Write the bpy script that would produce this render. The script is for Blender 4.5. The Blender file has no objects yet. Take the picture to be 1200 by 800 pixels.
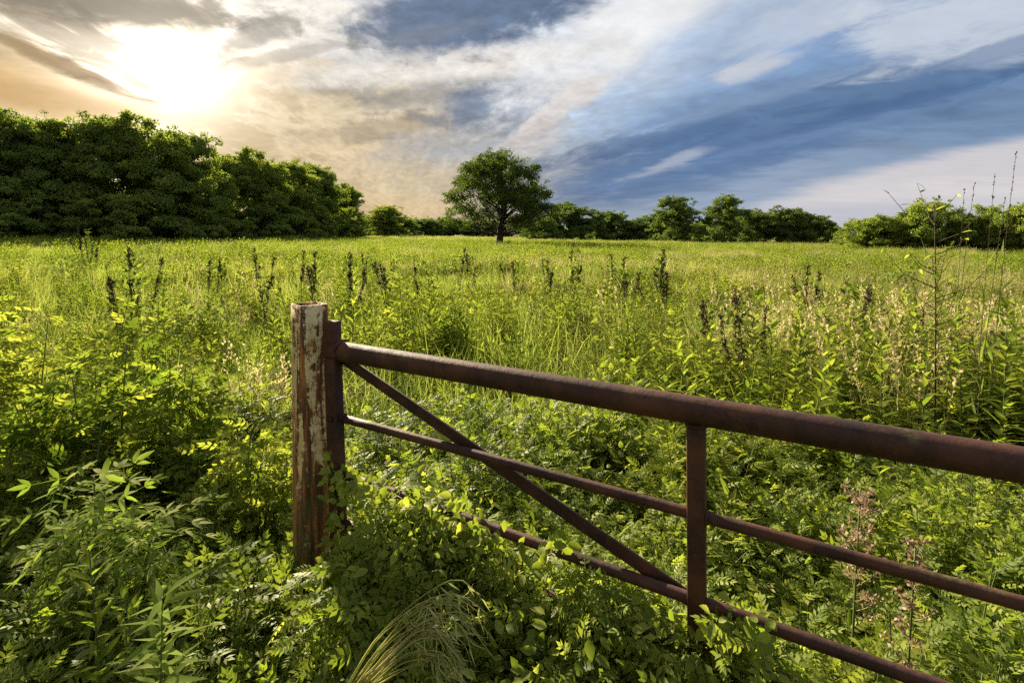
import bpy, math, random
import numpy as np
from mathutils import Vector, Matrix, Quaternion

# ------------------------------------------------------------------ camera, sky, sun, exposure
scene = bpy.context.scene
COL = scene.collection
PITCH = math.radians(2.5)
FPX = 600.0                       # focal length in photo pixels (photo 1200 x 800)
CAMZ = 1.55
HORIZON = 275.0
PY0 = HORIZON + FPX * math.tan(PITCH)
EXPOSURE = 1.75
EXPF = 2.0 ** EXPOSURE

cam_d = bpy.data.cameras.new('camera')
cam_d.sensor_width = 36.0
cam_d.lens = 36.0 * FPX / 1200.0
cam_d.shift_y = -(400.0 - PY0) / 1200.0
cam_d.clip_start = 0.02
cam_d.clip_end = 20000
cam = bpy.data.objects.new('camera', cam_d)
COL.objects.link(cam)
cam.location = (0, 0, CAMZ)
cam.rotation_euler = (math.pi / 2 - PITCH, 0, 0)
scene.camera = cam

SUN_AZ, SUN_EL = math.radians(-34.0), math.radians(25.0)
SUN_DIR = Vector((math.sin(SUN_AZ) * math.cos(SUN_EL), math.cos(SUN_AZ) * math.cos(SUN_EL), math.sin(SUN_EL)))
sun_d = bpy.data.lights.new('sun', 'SUN')
sun_d.energy = 5.0
sun_d.angle = math.radians(1.5)
sun_d.color = (1.0, 0.85, 0.60)
sun = bpy.data.objects.new('sun', sun_d)
COL.objects.link(sun)
sun.rotation_euler = SUN_DIR.to_track_quat('Z', 'Y').to_euler()
sun.location = SUN_DIR * 50

scene.view_settings.view_transform = 'Standard'
scene.view_settings.look = 'None'
scene.view_settings.exposure = EXPOSURE
scene.view_settings.gamma = 1.0
scene.view_settings.use_curve_mapping = False
scene.cycles.use_denoising = False
scene.cycles.use_adaptive_sampling = True
scene.cycles.adaptive_threshold = 0.025
scene.cycles.max_bounces = 4
scene.cycles.diffuse_bounces = 3
scene.cycles.glossy_bounces = 2
scene.cycles.transmission_bounces = 4
scene.cycles.transparent_max_bounces = 4
scene.cycles.caustics_reflective = False
scene.cycles.caustics_refractive = False
scene.cycles.sample_clamp_indirect = 4.0


def ray(px, py):
    d = Vector(((px - 600.0) / FPX, 0, 0)) + Vector((0, math.cos(PITCH), -math.sin(PITCH))) \
        + Vector((0, math.sin(PITCH), math.cos(PITCH))) * ((PY0 - py) / FPX)
    return d


def W(px, py, depth):
    """world point seen at photo pixel (px, py), `depth` metres ahead of the camera"""
    d = ray(px, py)
    return Vector((0, 0, CAMZ)) + d * (depth / d.y)


def srgb(*c):
    out = []
    for v in c:
        v = v / 255.0
        out.append(v / 12.92 if v <= 0.04045 else ((v + 0.055) / 1.055) ** 2.4)
    return out


# ---- small node helper
class NT:
    def __init__(self, tree):
        self.t = tree
        self.n = tree.nodes
        self.l = tree.links

    def new(self, kind, **kw):
        nd = self.n.new(kind)
        for k, v in kw.items():
            setattr(nd, k, v)
        return nd

    def put(self, sock, v):
        if isinstance(v, bpy.types.NodeSocket):
            self.l.new(v, sock)
        elif v is not None:
            if hasattr(sock, 'default_value'):
                try:
                    sock.default_value = v
                except Exception:
                    sock.default_value = tuple(v) + (1.0,)

    def m(self, op, a, b=None, c=None, clamp=False):
        nd = self.new('ShaderNodeMath', operation=op, use_clamp=clamp)
        self.put(nd.inputs[0], a)
        if b is not None:
            self.put(nd.inputs[1], b)
        if c is not None:
            self.put(nd.inputs[2], c)
        return nd.outputs[0]

    def smooth(self, v, lo, hi):
        nd = self.new('ShaderNodeMapRange', interpolation_type='SMOOTHSTEP')
        self.put(nd.inputs['Value'], v)
        nd.inputs['From Min'].default_value = lo
        nd.inputs['From Max'].default_value = hi
        return nd.outputs['Result']

    def mix(self, f, a, b, blend='MIX'):
        nd = self.new('ShaderNodeMix', data_type='RGBA', blend_type=blend)
        nd.clamp_factor = True
        self.put(nd.inputs[0], f)
        self.put(nd.inputs[6], tuple(a) + (1,) if isinstance(a, (list, tuple)) and len(a) == 3 else a)
        self.put(nd.inputs[7], tuple(b) + (1,) if isinstance(b, (list, tuple)) and len(b) == 3 else b)
        return nd.outputs[2]

    def noise(self, vec, scale, detail=4, rough=0.55, dist=0.0, col=False):
        nd = self.new('ShaderNodeTexNoise')
        if vec is not None:
            self.l.new(vec, nd.inputs['Vector'])
        nd.inputs['Scale'].default_value = scale
        nd.inputs['Detail'].default_value = detail
        nd.inputs['Roughness'].default_value = rough
        nd.inputs['Distortion'].default_value = dist
        return nd.outputs['Color' if col else 'Fac']

    def xyz(self, x, y, z):
        nd = self.new('ShaderNodeCombineXYZ')
        self.put(nd.inputs[0], x)
        self.put(nd.inputs[1], y)
        self.put(nd.inputs[2], z)
        return nd.outputs[0]

    def ramp(self, f, stops, interp='LINEAR'):
        nd = self.new('ShaderNodeValToRGB')
        cr = nd.color_ramp
        cr.interpolation = interp
        while len(cr.elements) > 1:
            cr.elements.remove(cr.elements[-1])
        for i, (p, c) in enumerate(stops):
            e = cr.elements[0] if i == 0 else cr.elements.new(p)
            e.position = p
            e.color = (c[0], c[1], c[2], 1.0)
        self.put(nd.inputs[0], f)
        return nd.outputs[0]


def build_world():
    w = bpy.data.worlds.new('World')
    scene.world = w
    w.use_nodes = True
    t = w.node_tree
    t.nodes.clear()
    k = NT(t)
    out = k.new('ShaderNodeOutputWorld')
    tc = k.new('ShaderNodeTexCoord')
    d = tc.outputs['Generated']
    sep = k.new('ShaderNodeSeparateXYZ')
    k.l.new(d, sep.inputs[0])
    X, Y, Z = sep.outputs
    Zc = k.m('MAXIMUM', Z, 0.0)
    # cloud bands run parallel in the sky towards azimuth -10 degrees
    a = math.atan((490 - 600) / 600.0)
    across = k.m('SUBTRACT', k.m('MULTIPLY', X, math.cos(a)), k.m('MULTIPLY', Y, math.sin(a)))
    along = k.m('ADD', k.m('MULTIPLY', X, math.sin(a)), k.m('MULTIPLY', Y, math.cos(a)))
    zz = k.m('ADD', Zc, 0.035)
    tt = k.m('DIVIDE', across, zz)
    ss = k.m('DIVIDE', along, zz)
    # compress far distances so that the texture does not alias at the horizon
    tl = k.m('MULTIPLY', k.m('ARCTANGENT', k.m('MULTIPLY', tt, 0.5)), 2.0)
    sl = k.m('MULTIPLY', k.m('ARCTANGENT', k.m('MULTIPLY', ss, 0.25)), 4.0)
    pv = k.xyz(k.m('MULTIPLY', tl, 1.6), k.m('MULTIPLY', sl, 0.75), 0.3)
    n1 = k.m('SUBTRACT', k.noise(pv, 1.5, 5, 0.58, 0.5), 0.5)
    n2 = k.m('SUBTRACT', k.noise(pv, 4.5, 6, 0.62, 0.8), 0.5)
    # rounder billows
    pb = k.xyz(k.m('MULTIPLY', tl, 2.0), k.m('MULTIPLY', sl, 1.4), 7.3)
    n3 = k.m('SUBTRACT', k.noise(pb, 2.2, 7, 0.62, 0.4), 0.5)
    # gnomonic coordinates in front (+Y), used to give the clouds their places in the sky
    yc = k.m('MAXIMUM', Y, 0.02)
    U = k.m('DIVIDE', X, yc)
    V = k.m('DIVIDE', Z, yc)
    front = k.smooth(Y, 0.05, 0.25)
    # small flocks of cloud
    n4 = k.m('SUBTRACT', k.noise(k.xyz(U, k.m('MULTIPLY', V, 2.4), 3.1), 9.0, 5, 0.6, 0.3), 0.5)

    na = k.m('MULTIPLY_ADD', n3, 1.4, n2)
    nb = k.m('MULTIPLY_ADD', n4, 1.4, n2)
    ns = k.m('MULTIPLY_ADD', n2, 2.6, n1)
    # behind the viewer the placed clouds end and the deck goes on
    UV = k.xyz(k.m('MULTIPLY_ADD', k.m('SUBTRACT', 1.0, front), 40.0, U), V, 0.0)

    def C(r, g, b):
        return tuple(v / EXPF for v in srgb(r, g, b))

    # ---- base: Nishita sky seen between the clouds
    sky = k.new('ShaderNodeTexSky')
    sky.sky_type = 'NISHITA'
    sky.sun_disc = False
    sky.sun_elevation = SUN_EL
    sky.sun_rotation = SUN_AZ
    sky.air_density = 1.0
    sky.dust_density = 1.0
    nish = k.mix(1.0, sky.outputs[0], (0.07, 0.07, 0.07), 'MULTIPLY')

    # ---- cloud deck coloured along the bands
    tw = k.m('ADD', tl, k.m('ADD', k.m('MULTIPLY', n1, 0.75), k.m('MULTIPLY', n2, 0.30)))
    f = k.m('ADD', k.m('MULTIPLY', tw, 1.0 / 6.4), 0.5)      # -3.2..3.2 -> 0..1

    def tp(tval):
        return (2.0 * math.atan(tval * 0.5)) / 6.4 + 0.5
    stops = [(tp(-9), C(165, 160, 155)), (tp(-4.2), C(186, 170, 140)), (tp(-2.9), C(214, 186, 140)),
             (tp(-2.2), C(150, 128, 102)), (tp(-1.75), C(214, 196, 166)), (tp(-1.2), C(150, 138, 122)),
             (tp(-0.75), C(190, 182, 170)), (tp(-0.3), C(150, 152, 158)), (tp(0.25), C(205, 205, 206)),
             (tp(0.85), C(226, 229, 232)), (tp(1.25), C(172, 186, 205)), (tp(1.9), C(118, 145, 182)),
             (tp(2.8), C(90, 118, 156)), (tp(4.6), C(98, 123, 160)), (tp(6.0), C(98, 126, 166)),
             (tp(6.9), C(205, 200, 202)), (tp(10), C(204, 198, 200)), (tp(30), C(182, 184, 196))]
    cloud = k.ramp(f, stops)
    # fine light and dark within the deck
    n5 = k.m('SUBTRACT', k.noise(k.xyz(k.m('MULTIPLY', tl, 2.0), k.m('MULTIPLY', sl, 2.0), 1.7), 6.0, 6, 0.66, 0.3), 0.5)
    shade = k.m('ADD', k.m('MULTIPLY_ADD', n5, 0.25, 1.0), k.m('ADD', k.m('MULTIPLY', n3, 0.8), k.m('MULTIPLY', n2, 0.6)))
    cloud = k.mix(1.0, cloud, k.xyz(shade, shade, shade), 'MULTIPLY')
    col = k.mix(0.88, nish, cloud)

    def blob(px, py, rx, ry, rot, color, amt=1.0, soft=0.6, namp=1.2, which=None):
        """one cloud or gap of the sky: centre and half axes in degrees-like photo units"""
        nonlocal col
        c = ray(px, py)
        mp = k.new('ShaderNodeMapping', vector_type='TEXTURE')
        k.l.new(UV, mp.inputs[0])
        mp.inputs['Location'].default_value = (c.x / c.y, c.z / c.y, 0)
        mp.inputs['Rotation'].default_value = (0, 0, math.radians(rot))
        mp.inputs['Scale'].default_value = (rx / FPX, ry / FPX, 1)
        ln = k.new('ShaderNodeVectorMath', operation='LENGTH')
        k.l.new(mp.outputs[0], ln.inputs[0])
        r = k.m('MULTIPLY_ADD', na if which is None else ns if which is ns else nb, namp, ln.outputs['Value'])
        mr = k.new('ShaderNodeMapRange', interpolation_type='SMOOTHSTEP')
        k.l.new(r, mr.inputs['Value'])
        mr.inputs['From Min'].default_value = 1.0 + soft * 0.5
        mr.inputs['From Max'].default_value = 1.0 - soft * 0.5
        mr.inputs['To Max'].default_value = amt
        col = k.mix(mr.outputs['Result'], col, C(*color))

    # low sky: lavender grey in the middle, warm towards the sun
    blob(760, 235, 260, 55, 8, (152, 168, 192), 0.85, 1.2, 0.25)
    blob(620, 215, 130, 60, 0, (160, 164, 170), 0.7, 1.2, 0.3)
    blob(420, 228, 190, 70, 0, (208, 186, 146), 0.75, 1.3, 0.5)
    blob(470, 258, 130, 26, 0, (216, 186, 142), 0.65, 1.2, 0.15)
    blob(300, 165, 120, 70, -20, (196, 166, 118), 0.8, 1.0, 0.5)
    blob(60, 105, 150, 36, -12, (206, 164, 104), 0.85, 0.9, 0.4)
    # middle: grey billows with cream tops
    blob(440, 128, 170, 62, 8, (168, 162, 152), 0.7, 1.2, 0.7)
    blob(330, 150, 90, 60, -30, (186, 166, 132), 0.7, 1.2, 0.5)
    blob(430, 135, 130, 58, 8, (226, 208, 176), 0.8, 0.7, 2.6, n4)
    blob(470, 165, 110, 30, 8, (222, 200, 164), 0.7, 0.8, 2.2, n4)
    blob(402, 98, 55, 15, 3, (126, 124, 120), 0.75, 1.0, 1.4, n4)
    blob(500, 112, 70, 16, 14, (140, 142, 144), 0.7, 1.0, 1.8, n4)
    blob(450, 150, 90, 12, 6, (152, 142, 128), 0.6, 1.0, 2.0, n4)
    blob(592, 126, 80, 28, 4, (106, 128, 158), 0.85, 0.8, 0.9, n4)
    blob(545, 165, 100, 22, 10, (150, 156, 166), 0.7, 1.0, 0.9)
    blob(665, 78, 60, 34, 40, (134, 152, 178), 0.75, 0.8, 1.1)
    # white ridge
    blob(530, 76, 170, 18, 6, (236, 232, 226), 0.85, 0.8, 1.2, n4)
    blob(720, 40, 150, 34, 33, (240, 240, 240), 0.8, 0.9, 1.0)
    blob(668, 118, 70, 13, 34, (228, 222, 216), 0.8, 0.8, 1.4, n4)
    blob(620, 165, 60, 12, 20, (206, 198, 194), 0.6, 1.0, 1.6, n4)
    blob(350, 25, 90, 32, -5, (240, 236, 228), 0.85, 0.8, 1.1)
    # blue openings
    blob(545, 14, 130, 44, 10, (82, 108, 142), 0.92, 0.7, 0.9, n4)
    blob(500, 40, 70, 10, 10, (120, 132, 148), 0.6, 1.0, 1.4, n4)
    blob(900, 35, 60, 18, 30, (128, 156, 194), 0.6, 0.9, 1.2)
    blob(950, 135, 330, 44, 17, (86, 114, 152), 0.7, 0.9, 0.9)
    blob(800, 195, 160, 26, 12, (84, 116, 160), 0.6, 1.0, 0.6)
    # white clouds at the top right
    blob(1130, 28, 140, 44, 12, (214, 221, 231), 0.75, 0.9, 1.5)
    blob(890, 78, 58, 11, 18, (208, 210, 216), 0.75, 1.0, 1.5)
    blob(950, 22, 90, 26, 25, (206, 214, 226), 0.6, 1.0, 1.6)
    blob(1150, 66, 80, 9, 14, (100, 128, 166), 0.6, 0.9, 1.4, ns)
    blob(900, 110, 180, 9, 16, (140, 162, 192), 0.5, 1.2, 1.6, ns)
    blob(980, 150, 200, 7, 14, (120, 146, 184), 0.5, 1.2, 1.6, ns)
    blob(1060, 120, 160, 8, 14, (64, 96, 142), 0.5, 1.2, 1.4, ns)
    blob(760, 165, 140, 10, 12, (74, 104, 146), 0.5, 1.2, 1.4, ns)
    blob(785, 192, 44, 6, 20, (190, 196, 208), 0.6, 1.6, 2.0)
    # low bank of pale cloud at the right
    blob(1110, 218, 260, 38, 12, (216, 211, 213), 0.88, 0.5, 0.35)
    blob(1010, 258, 200, 20, 3, (186, 188, 202), 0.7, 1.0, 0.3)
    # dark wisps near the sun
    blob(110, 14, 150, 22, -6, (138, 126, 110), 0.85, 0.8, 1.1)
    blob(62, 72, 95, 9, -25, (150, 122, 88), 0.8, 0.8, 0.7)
    blob(20, 62, 50, 22, -25, (196, 176, 140), 0.6, 0.8, 0.8)

    fine = k.m('ADD', 1.0, k.m('MULTIPLY', k.m('MULTIPLY_ADD', n5, 0.75, k.m('MULTIPLY', n4, 0.9)), k.m('MULTIPLY_ADD', k.smooth(U, 0.35, -0.05), 0.8, 0.2)))
    col = k.mix(1.0, col, k.xyz(fine, fine, fine), 'MULTIPLY')
    # ---- sun behind thin cloud
    c = ray(186, 84).normalized()
    dot = k.new('ShaderNodeVectorMath', operation='DOT_PRODUCT')
    k.l.new(d, dot.inputs[0])
    dot.inputs[1].default_value = c
    ang = k.m('ARCCOSINE', k.m('MINIMUM', dot.outputs['Value'], 0.99999))
    mp = k.new('ShaderNodeMapping', vector_type='TEXTURE')
    k.l.new(UV, mp.inputs[0])
    mp.inputs['Location'].default_value = (c.x / c.y, c.z / c.y, 0)
    mp.inputs['Scale'].default_value = (94 / FPX, 64 / FPX, 1)
    ln = k.new('ShaderNodeVectorMath', operation='LENGTH')
    k.l.new(mp.outputs[0], ln.inputs[0])
    er = k.m('MAXIMUM', k.m('MULTIPLY_ADD', nb, 0.32, ln.outputs['Value']), 0.0)
    core = k.m('POWER', 2.718, k.m('MULTIPLY', k.m('MULTIPLY', er, er), -1.0))
    halo = k.m('POWER', 2.718, k.m('MULTIPLY', k.m('DIVIDE', ang, 0.20), -1.0))

    def add(a_, f_, color):
        v = k.mix(1.0, k.xyz(f_, f_, f_), tuple(color), 'MULTIPLY')
        return k.mix(1.0, a_, v, 'ADD')
    col = add(col, core, (0.50, 0.47, 0.40))
    col = add(col, halo, (0.085, 0.062, 0.028))
    # thin darker streaks drifting in front of the glow
    blob(50, 26, 120, 28, -22, (158, 148, 130), 0.65, 1.0, 1.8, ns)
    blob(150, 8, 150, 22, -4, (142, 134, 122), 0.75, 0.9, 1.5, n4)
    blob(75, 76, 95, 8, -24, (168, 142, 106), 0.75, 0.9, 1.0, ns)
    blob(30, 60, 60, 6, -28, (176, 152, 116), 0.6, 0.9, 1.2, ns)
    blob(300, 40, 60, 16, 24, (150, 144, 134), 0.65, 1.0, 1.7, n4)
    blob(345, 62, 70, 8, 10, (160, 154, 144), 0.5, 1.0, 1.7, n4)
    blob(30, 112, 170, 16, -9, (206, 170, 116), 0.6, 1.2, 0.5)
    bg = k.new('ShaderNodeBackground')
    k.l.new(col, bg.inputs[0])
    bg.inputs[1].default_value = 1.0
    k.l.new(bg.outputs[0], out.inputs[0])
    w.cycles.sampling_method = 'NONE'


build_world()

# ------------------------------------------------------------------ general helpers
R = np.random.default_rng(7)
random.seed(7)


def ground_z(x, y):
    far = np.clip((np.hypot(x, y) - 3.0) / 8.0, 0, 1)
    return (-0.015 * x + 0.05 * np.sin(x * 0.35 + 1.0) * np.sin(y * 0.28) + 0.07 * np.sin(x * 0.09 - y * 0.13 + 0.5)
            - 0.07 * math.sin(0.5)
            + far * (0.14 * np.sin(y * 0.42 + 0.8 * np.sin(x * 0.21)) * np.sin(x * 0.17 + 0.6) + 0.10 * np.sin(y * 0.23 + x * 0.05 + 1.0)))


def gz(x, y):
    return float(ground_z(x, y))


class MB:
    """collects triangles with a per-leaf tint, builds one mesh"""
    def __init__(self):
        self.v, self.f, self.t, self.m, self.n = [], [], [], [], 0
        self.smooth = False

    def raw(self, V, F, tint=0.5, mat=0):
        V = np.asarray(V, float).reshape(-1, 3)
        F = np.asarray(F, int).reshape(-1, 3)
        self.v.append(V)
        self.f.append(F + self.n)
        self.t.append(np.full(len(V), tint) if np.isscalar(tint) else np.asarray(tint, float))
        self.m.append(np.full(len(F), mat, int))
        self.n += len(V)

    def batch(self, tpl, M, P, tint, mat=0):
        """tpl=(V,F); M (N,3,3) columns = axes; P (N,3)"""
        V, F = tpl
        N = len(P)
        if N == 0:
            return
        VV = np.einsum('nij,vj->nvi', M, V) + P[:, None, :]
        FF = F[None] + (np.arange(N) * len(V))[:, None, None]
        self.raw(VV.reshape(-1, 3), FF.reshape(-1, 3), np.repeat(tint, len(V)), mat)

    def tube(self, pts, rad, sides=5, tint=0.5, mat=0, cap=True):
        pts = np.asarray(pts, float)
        n = len(pts)
        rad = np.full(n, rad) if np.isscalar(rad) else np.asarray(rad, float)
        tan = np.gradient(pts, axis=0)
        tan /= np.linalg.norm(tan, axis=1)[:, None] + 1e-9
        up = np.array([0.0, 0.0, 1.0]) if abs(tan[0, 2]) < 0.9 else np.array([1.0, 0.0, 0.0])
        a = np.cross(tan, up)
        a /= np.linalg.norm(a, axis=1)[:, None] + 1e-9
        b = np.cross(tan, a)
        ang = np.arange(sides) * 2 * math.pi / sides
        V = (pts[:, None, :] + rad[:, None, None] * (np.cos(ang)[None, :, None] * a[:, None, :]
                                                     + np.sin(ang)[None, :, None] * b[:, None, :])).reshape(-1, 3)
        F = []
        for i in range(n - 1):
            for j in range(sides):
                p, q = i * sides + j, i * sides + (j + 1) % sides
                F += [(p, p + sides, q), (q, p + sides, q + sides)]
        if cap:
            V = np.vstack([V, pts[0], pts[-1]])
            c0, c1 = n * sides, n * sides + 1
            for j in range(sides):
                F += [(c0, j, (j + 1) % sides), (c1, (n - 1) * sides + (j + 1) % sides, (n - 1) * sides + j)]
        self.raw(V, F, tint, mat)

    def mesh(self, name, mats, smooth=None):
        V = np.vstack(self.v)
        F = np.vstack(self.f)
        me = bpy.data.meshes.new(name)
        me.vertices.add(len(V))
        me.vertices.foreach_set('co', V.astype(np.float32).ravel())
        me.loops.add(F.size)
        me.loops.foreach_set('vertex_index', F.astype(np.int32).ravel())
        me.polygons.add(len(F))
        me.polygons.foreach_set('loop_start', (np.arange(len(F)) * 3).astype(np.int32))
        me.polygons.foreach_set('loop_total', np.full(len(F), 3, np.int32))
        me.polygons.foreach_set('material_index', np.concatenate(self.m).astype(np.int32))
        if smooth if smooth is not None else self.smooth:
            me.polygons.foreach_set('use_smooth', np.ones(len(F), bool))
        me.update(calc_edges=True)
        at = me.attributes.new('tint', 'FLOAT', 'POINT')
        at.data.foreach_set('value', np.concatenate(self.t).astype(np.float32))
        for mt in (mats if isinstance(mats, (list, tuple)) else [mats]):
            me.materials.append(mt)
        return me


def link(name, data, parent=None, loc=None):
    o = bpy.data.objects.new(name, data)
    COL.objects.link(o)
    if parent is not None:
        o.parent = parent
    if loc is not None:
        o.location = loc
    return o


def tag(o, label, cat, group=None, kind=None):
    o['label'] = label
    o['category'] = cat
    if group:
        o['group'] = group
    if kind:
        o['kind'] = kind
    return o


def frames(D, Nrm, L, Wd=None):
    """leaf matrices: y axis along D (length L), z near Nrm"""
    D = D / (np.linalg.norm(D, axis=1)[:, None] + 1e-9)
    X = np.cross(D, Nrm)
    X /= np.linalg.norm(X, axis=1)[:, None] + 1e-9
    Z = np.cross(X, D)
    Wd = L if Wd is None else Wd
    return np.stack([X * Wd[:, None], D * L[:, None], Z * L[:, None]], axis=2)


def rdir(n, rng):
    v = rng.normal(size=(n, 3))
    return v / (np.linalg.norm(v, axis=1)[:, None] + 1e-9)


# ------------------------------------------------------------------ leaf shapes (y = length 1, z = upper side)
def tpl_strip(prof, fold=0.25, droop=0.15):
    """leaf from half-width profile [(y, w)], folded on the midrib, tip drooping"""
    V, F = [], []
    for y, w in prof:
        z0 = -droop * y * y
        if w > 0:
            V += [(-w, y, z0 + fold * w), (0, y, z0), (w, y, z0 + fold * w)]
        else:
            V += [(0, y, z0)]
    rows, i = [], 0
    for y, w in prof:
        if w > 0:
            rows.append((i, i + 1, i + 2)); i += 3
        else:
            rows.append((i,)); i += 1
    for a, b in zip(rows[:-1], rows[1:]):
        if len(a) == 3 and len(b) == 3:
            F += [(a[0], a[1], b[1]), (a[0], b[1], b[0]), (a[1], a[2], b[2]), (a[1], b[2], b[1])]
        elif len(a) == 1:
            F += [(a[0], b[1], b[0]), (a[0], b[2], b[1])]
        else:
            F += [(a[0], a[1], b[0]), (a[1], a[2], b[0])]
    return np.array(V, float), np.array(F, int)


LANCE = tpl_strip([(0, 0), (0.3, 0.085), (0.65, 0.07), (1, 0)], 0.3, 0.22)
OVATE = tpl_strip([(0, 0), (0.18, 0.2), (0.45, 0.3), (0.75, 0.18), (1, 0)], 0.3, 0.2)
NARROW = tpl_strip([(0, 0), (0.35, 0.05), (1, 0)], 0.3, 0.35)
SIMPLE = (np.array([(0, 0, 0), (-0.28, 0.45, 0.05), (0.28, 0.45, 0.05), (0, 1, -0.06)], float),
          np.array([(0, 2, 1), (1, 2, 3)], int))


def tpl_lobed(lobes, droop=0.18, petiole=0.3):
    """palmate / pinnate lobed leaf: outline with deep notches, fanned from the midrib"""
    right = lobes
    mid = [(0.0, petiole), (0.0, petiole + 0.25), (0.0, 0.78), (0, 1.0)]
    V, F = [(-0.012, 0, 0), (0.012, 0, 0), (0, petiole, 0)], [(0, 1, 2)]
    n0 = len(V)
    for s in (-1, 1):
        base = len(V)
        ctr = (0, petiole + 0.2)
        outl = [(0, petiole)] + right + [(0, 1.0)]
        V.append((0, ctr[1], -droop * ctr[1] ** 2))
        for x, y in outl:
            V.append((s * x, y, -droop * (y * y + x * x * 1.2) + 0.22 * abs(x) * (1 - abs(x))))
        for i in range(len(outl) - 1):
            tri = (base, base + 1 + i, base + 2 + i)
            F.append(tri if s > 0 else (tri[0], tri[2], tri[1]))
    return np.array(V, float), np.array(F, int)


LOBED = tpl_lobed([(0.2, 0.24), (0.40, 0.34), (0.20, 0.47), (0.42, 0.66), (0.15, 0.70)])
LOBED3 = tpl_lobed([(0.24, 0.22), (0.42, 0.42), (0.17, 0.56), (0.2, 0.7)], 0.25, 0.22)


def tpl_pinnate(n=5, leaflet=LANCE, spread=0.42, droop=0.35, wide=1.6):
    V, F, k = [], [], 0
    mbv, mbf = [], []
    # rachis
    ys = np.linspace(0, 1, 5)
    for i, y in enumerate(ys):
        w = 0.012 * (1 - 0.6 * y)
        mbv += [(-w, y, -droop * y * y), (w, y, -droop * y * y)]
    for i in range(4):
        a = i * 2
        mbf += [(a, a + 1, a + 3), (a, a + 3, a + 2)]
    V = np.array(mbv, float)
    F = np.array(mbf, int)
    LV, LF = leaflet
    for i in range(n):
        y = 0.25 + 0.68 * i / (n - 1)
        ln = spread * (1.0 - 0.55 * abs(i / (n - 1) - 0.35))
        for s in (-1, 1):
            ang = s * math.radians(58 - 18 * i / (n - 1))
            c, sn = math.cos(ang), math.sin(ang)
            P = LV.copy() * ln
            P[:, 0] *= wide
            x = P[:, 0] * c + P[:, 1] * sn
            yy = -P[:, 0] * sn + P[:, 1] * c
            z = P[:, 2] - 0.12 * P[:, 1] - droop * y * y
            Q = np.stack([x, yy + y, z], 1)
            F = np.vstack([F, LF + len(V)])
            V = np.vstack([V, Q])
    P = LV.copy() * spread * 0.8
    P[:, 0] *= wide
    P[:, 1] += 0.97
    P[:, 2] -= droop
    F = np.vstack([F, LF + len(V)])
    V = np.vstack([V, P])
    return V, F


PINNATE = tpl_pinnate(5, LANCE, 0.42, 0.35)
LEAFLET = tpl_strip([(0, 0), (0.42, 0.10), (1, 0)], 0.2, 0.2)
CUT = tpl_pinnate(4, LEAFLET, 0.48, 0.32, 2.0)
CUT3 = tpl_pinnate(3, LEAFLET, 0.60, 0.25, 2.6)


# ------------------------------------------------------------------ materials
def new_mat(name):
    m = bpy.data.materials.new(name)
    m.use_nodes = True
    m.node_tree.nodes.clear()
    return m, NT(m.node_tree)


def leaf_material(name, stops, trans=0.5, tboost=(2.2, 2.4, 1.2), rough=0.55, spec=0.35, patch=0.25, pscale=0.25, add=False):
    """leaf: diffuse + gloss above, light glowing through; colour varies by leaf and by place"""
    m, k = new_mat(name)
    out = k.new('ShaderNodeOutputMaterial')
    at = k.new('ShaderNodeAttribute', attribute_name='tint')
    oi = k.new('ShaderNodeObjectInfo')
    geo = k.new('ShaderNodeNewGeometry')
    pn = k.noise(geo.outputs['Position'], pscale, 1, 0.5)
    pn2 = k.noise(geo.outputs['Position'], pscale * 0.28, 1, 0.5)
    f = k.m('ADD', at.outputs['Fac'], k.m('MULTIPLY', k.m('SUBTRACT', k.m('ADD', pn, pn2), 1.0), patch * 2.2))
    f = k.m('ADD', f, k.m('MULTIPLY', k.m('SUBTRACT', oi.outputs['Random'], 0.5), 0.34), clamp=True)
    col = k.ramp(f, stops)
    if spec > 0:
        p = k.new('ShaderNodeBsdfPrincipled')
        k.l.new(col, p.inputs['Base Color'])
        p.inputs['Roughness'].default_value = rough
        p.inputs['Specular IOR Level'].default_value = spec
    else:
        p = k.new('ShaderNodeBsdfDiffuse')
        k.l.new(col, p.inputs['Color'])
    tr = k.new('ShaderNodeBsdfTranslucent')
    k.l.new(k.mix(1.0, col, tuple(tboost), 'MULTIPLY'), tr.inputs['Color'])
    mx = k.new('ShaderNodeAddShader' if add else 'ShaderNodeMixShader')
    if not add:
        mx.inputs[0].default_value = trans
    k.l.new(p.outputs[0], mx.inputs[0 if add else 1])
    k.l.new(tr.outputs[0], mx.inputs[1 if add else 2])
    k.l.new(mx.outputs[0], out.inputs[0])
    return m


M_GRASS = leaf_material('grass_blade', [(0.0, (0.065, 0.11, 0.020)), (0.45, (0.14, 0.18, 0.036)),
                                        (0.75, (0.22, 0.235, 0.072)), (1.0, (0.33, 0.29, 0.14))], 0.52, (2.05, 2.05, 1.35), 0.6, 0.0, 0.34, 0.22)
M_STRAW = leaf_material('dry_straw', [(0.0, (0.24, 0.20, 0.085)), (0.5, (0.38, 0.335, 0.16)), (1.0, (0.54, 0.49, 0.29))],
                        0.42, (1.3, 1.28, 1.1), 0.6, 0.0, 0.1)
M_FORB = leaf_material('weed_leaf', [(0.0, (0.05, 0.088, 0.014)), (0.5, (0.115, 0.15, 0.022)), (1.0, (0.205, 0.22, 0.045))],
                       0.55, (2.1, 2.15, 1.1), 0.55, 0.0, 0.24, 0.5)
M_VINE = leaf_material('vine_leaf', [(0.0, (0.042, 0.064, 0.011)), (0.5, (0.085, 0.108, 0.016)), (1.0, (0.15, 0.165, 0.034))],
                       0.5, (1.6, 1.65, 0.8), 0.55, 0.08, 0.24, 1.2, add=True)
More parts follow.
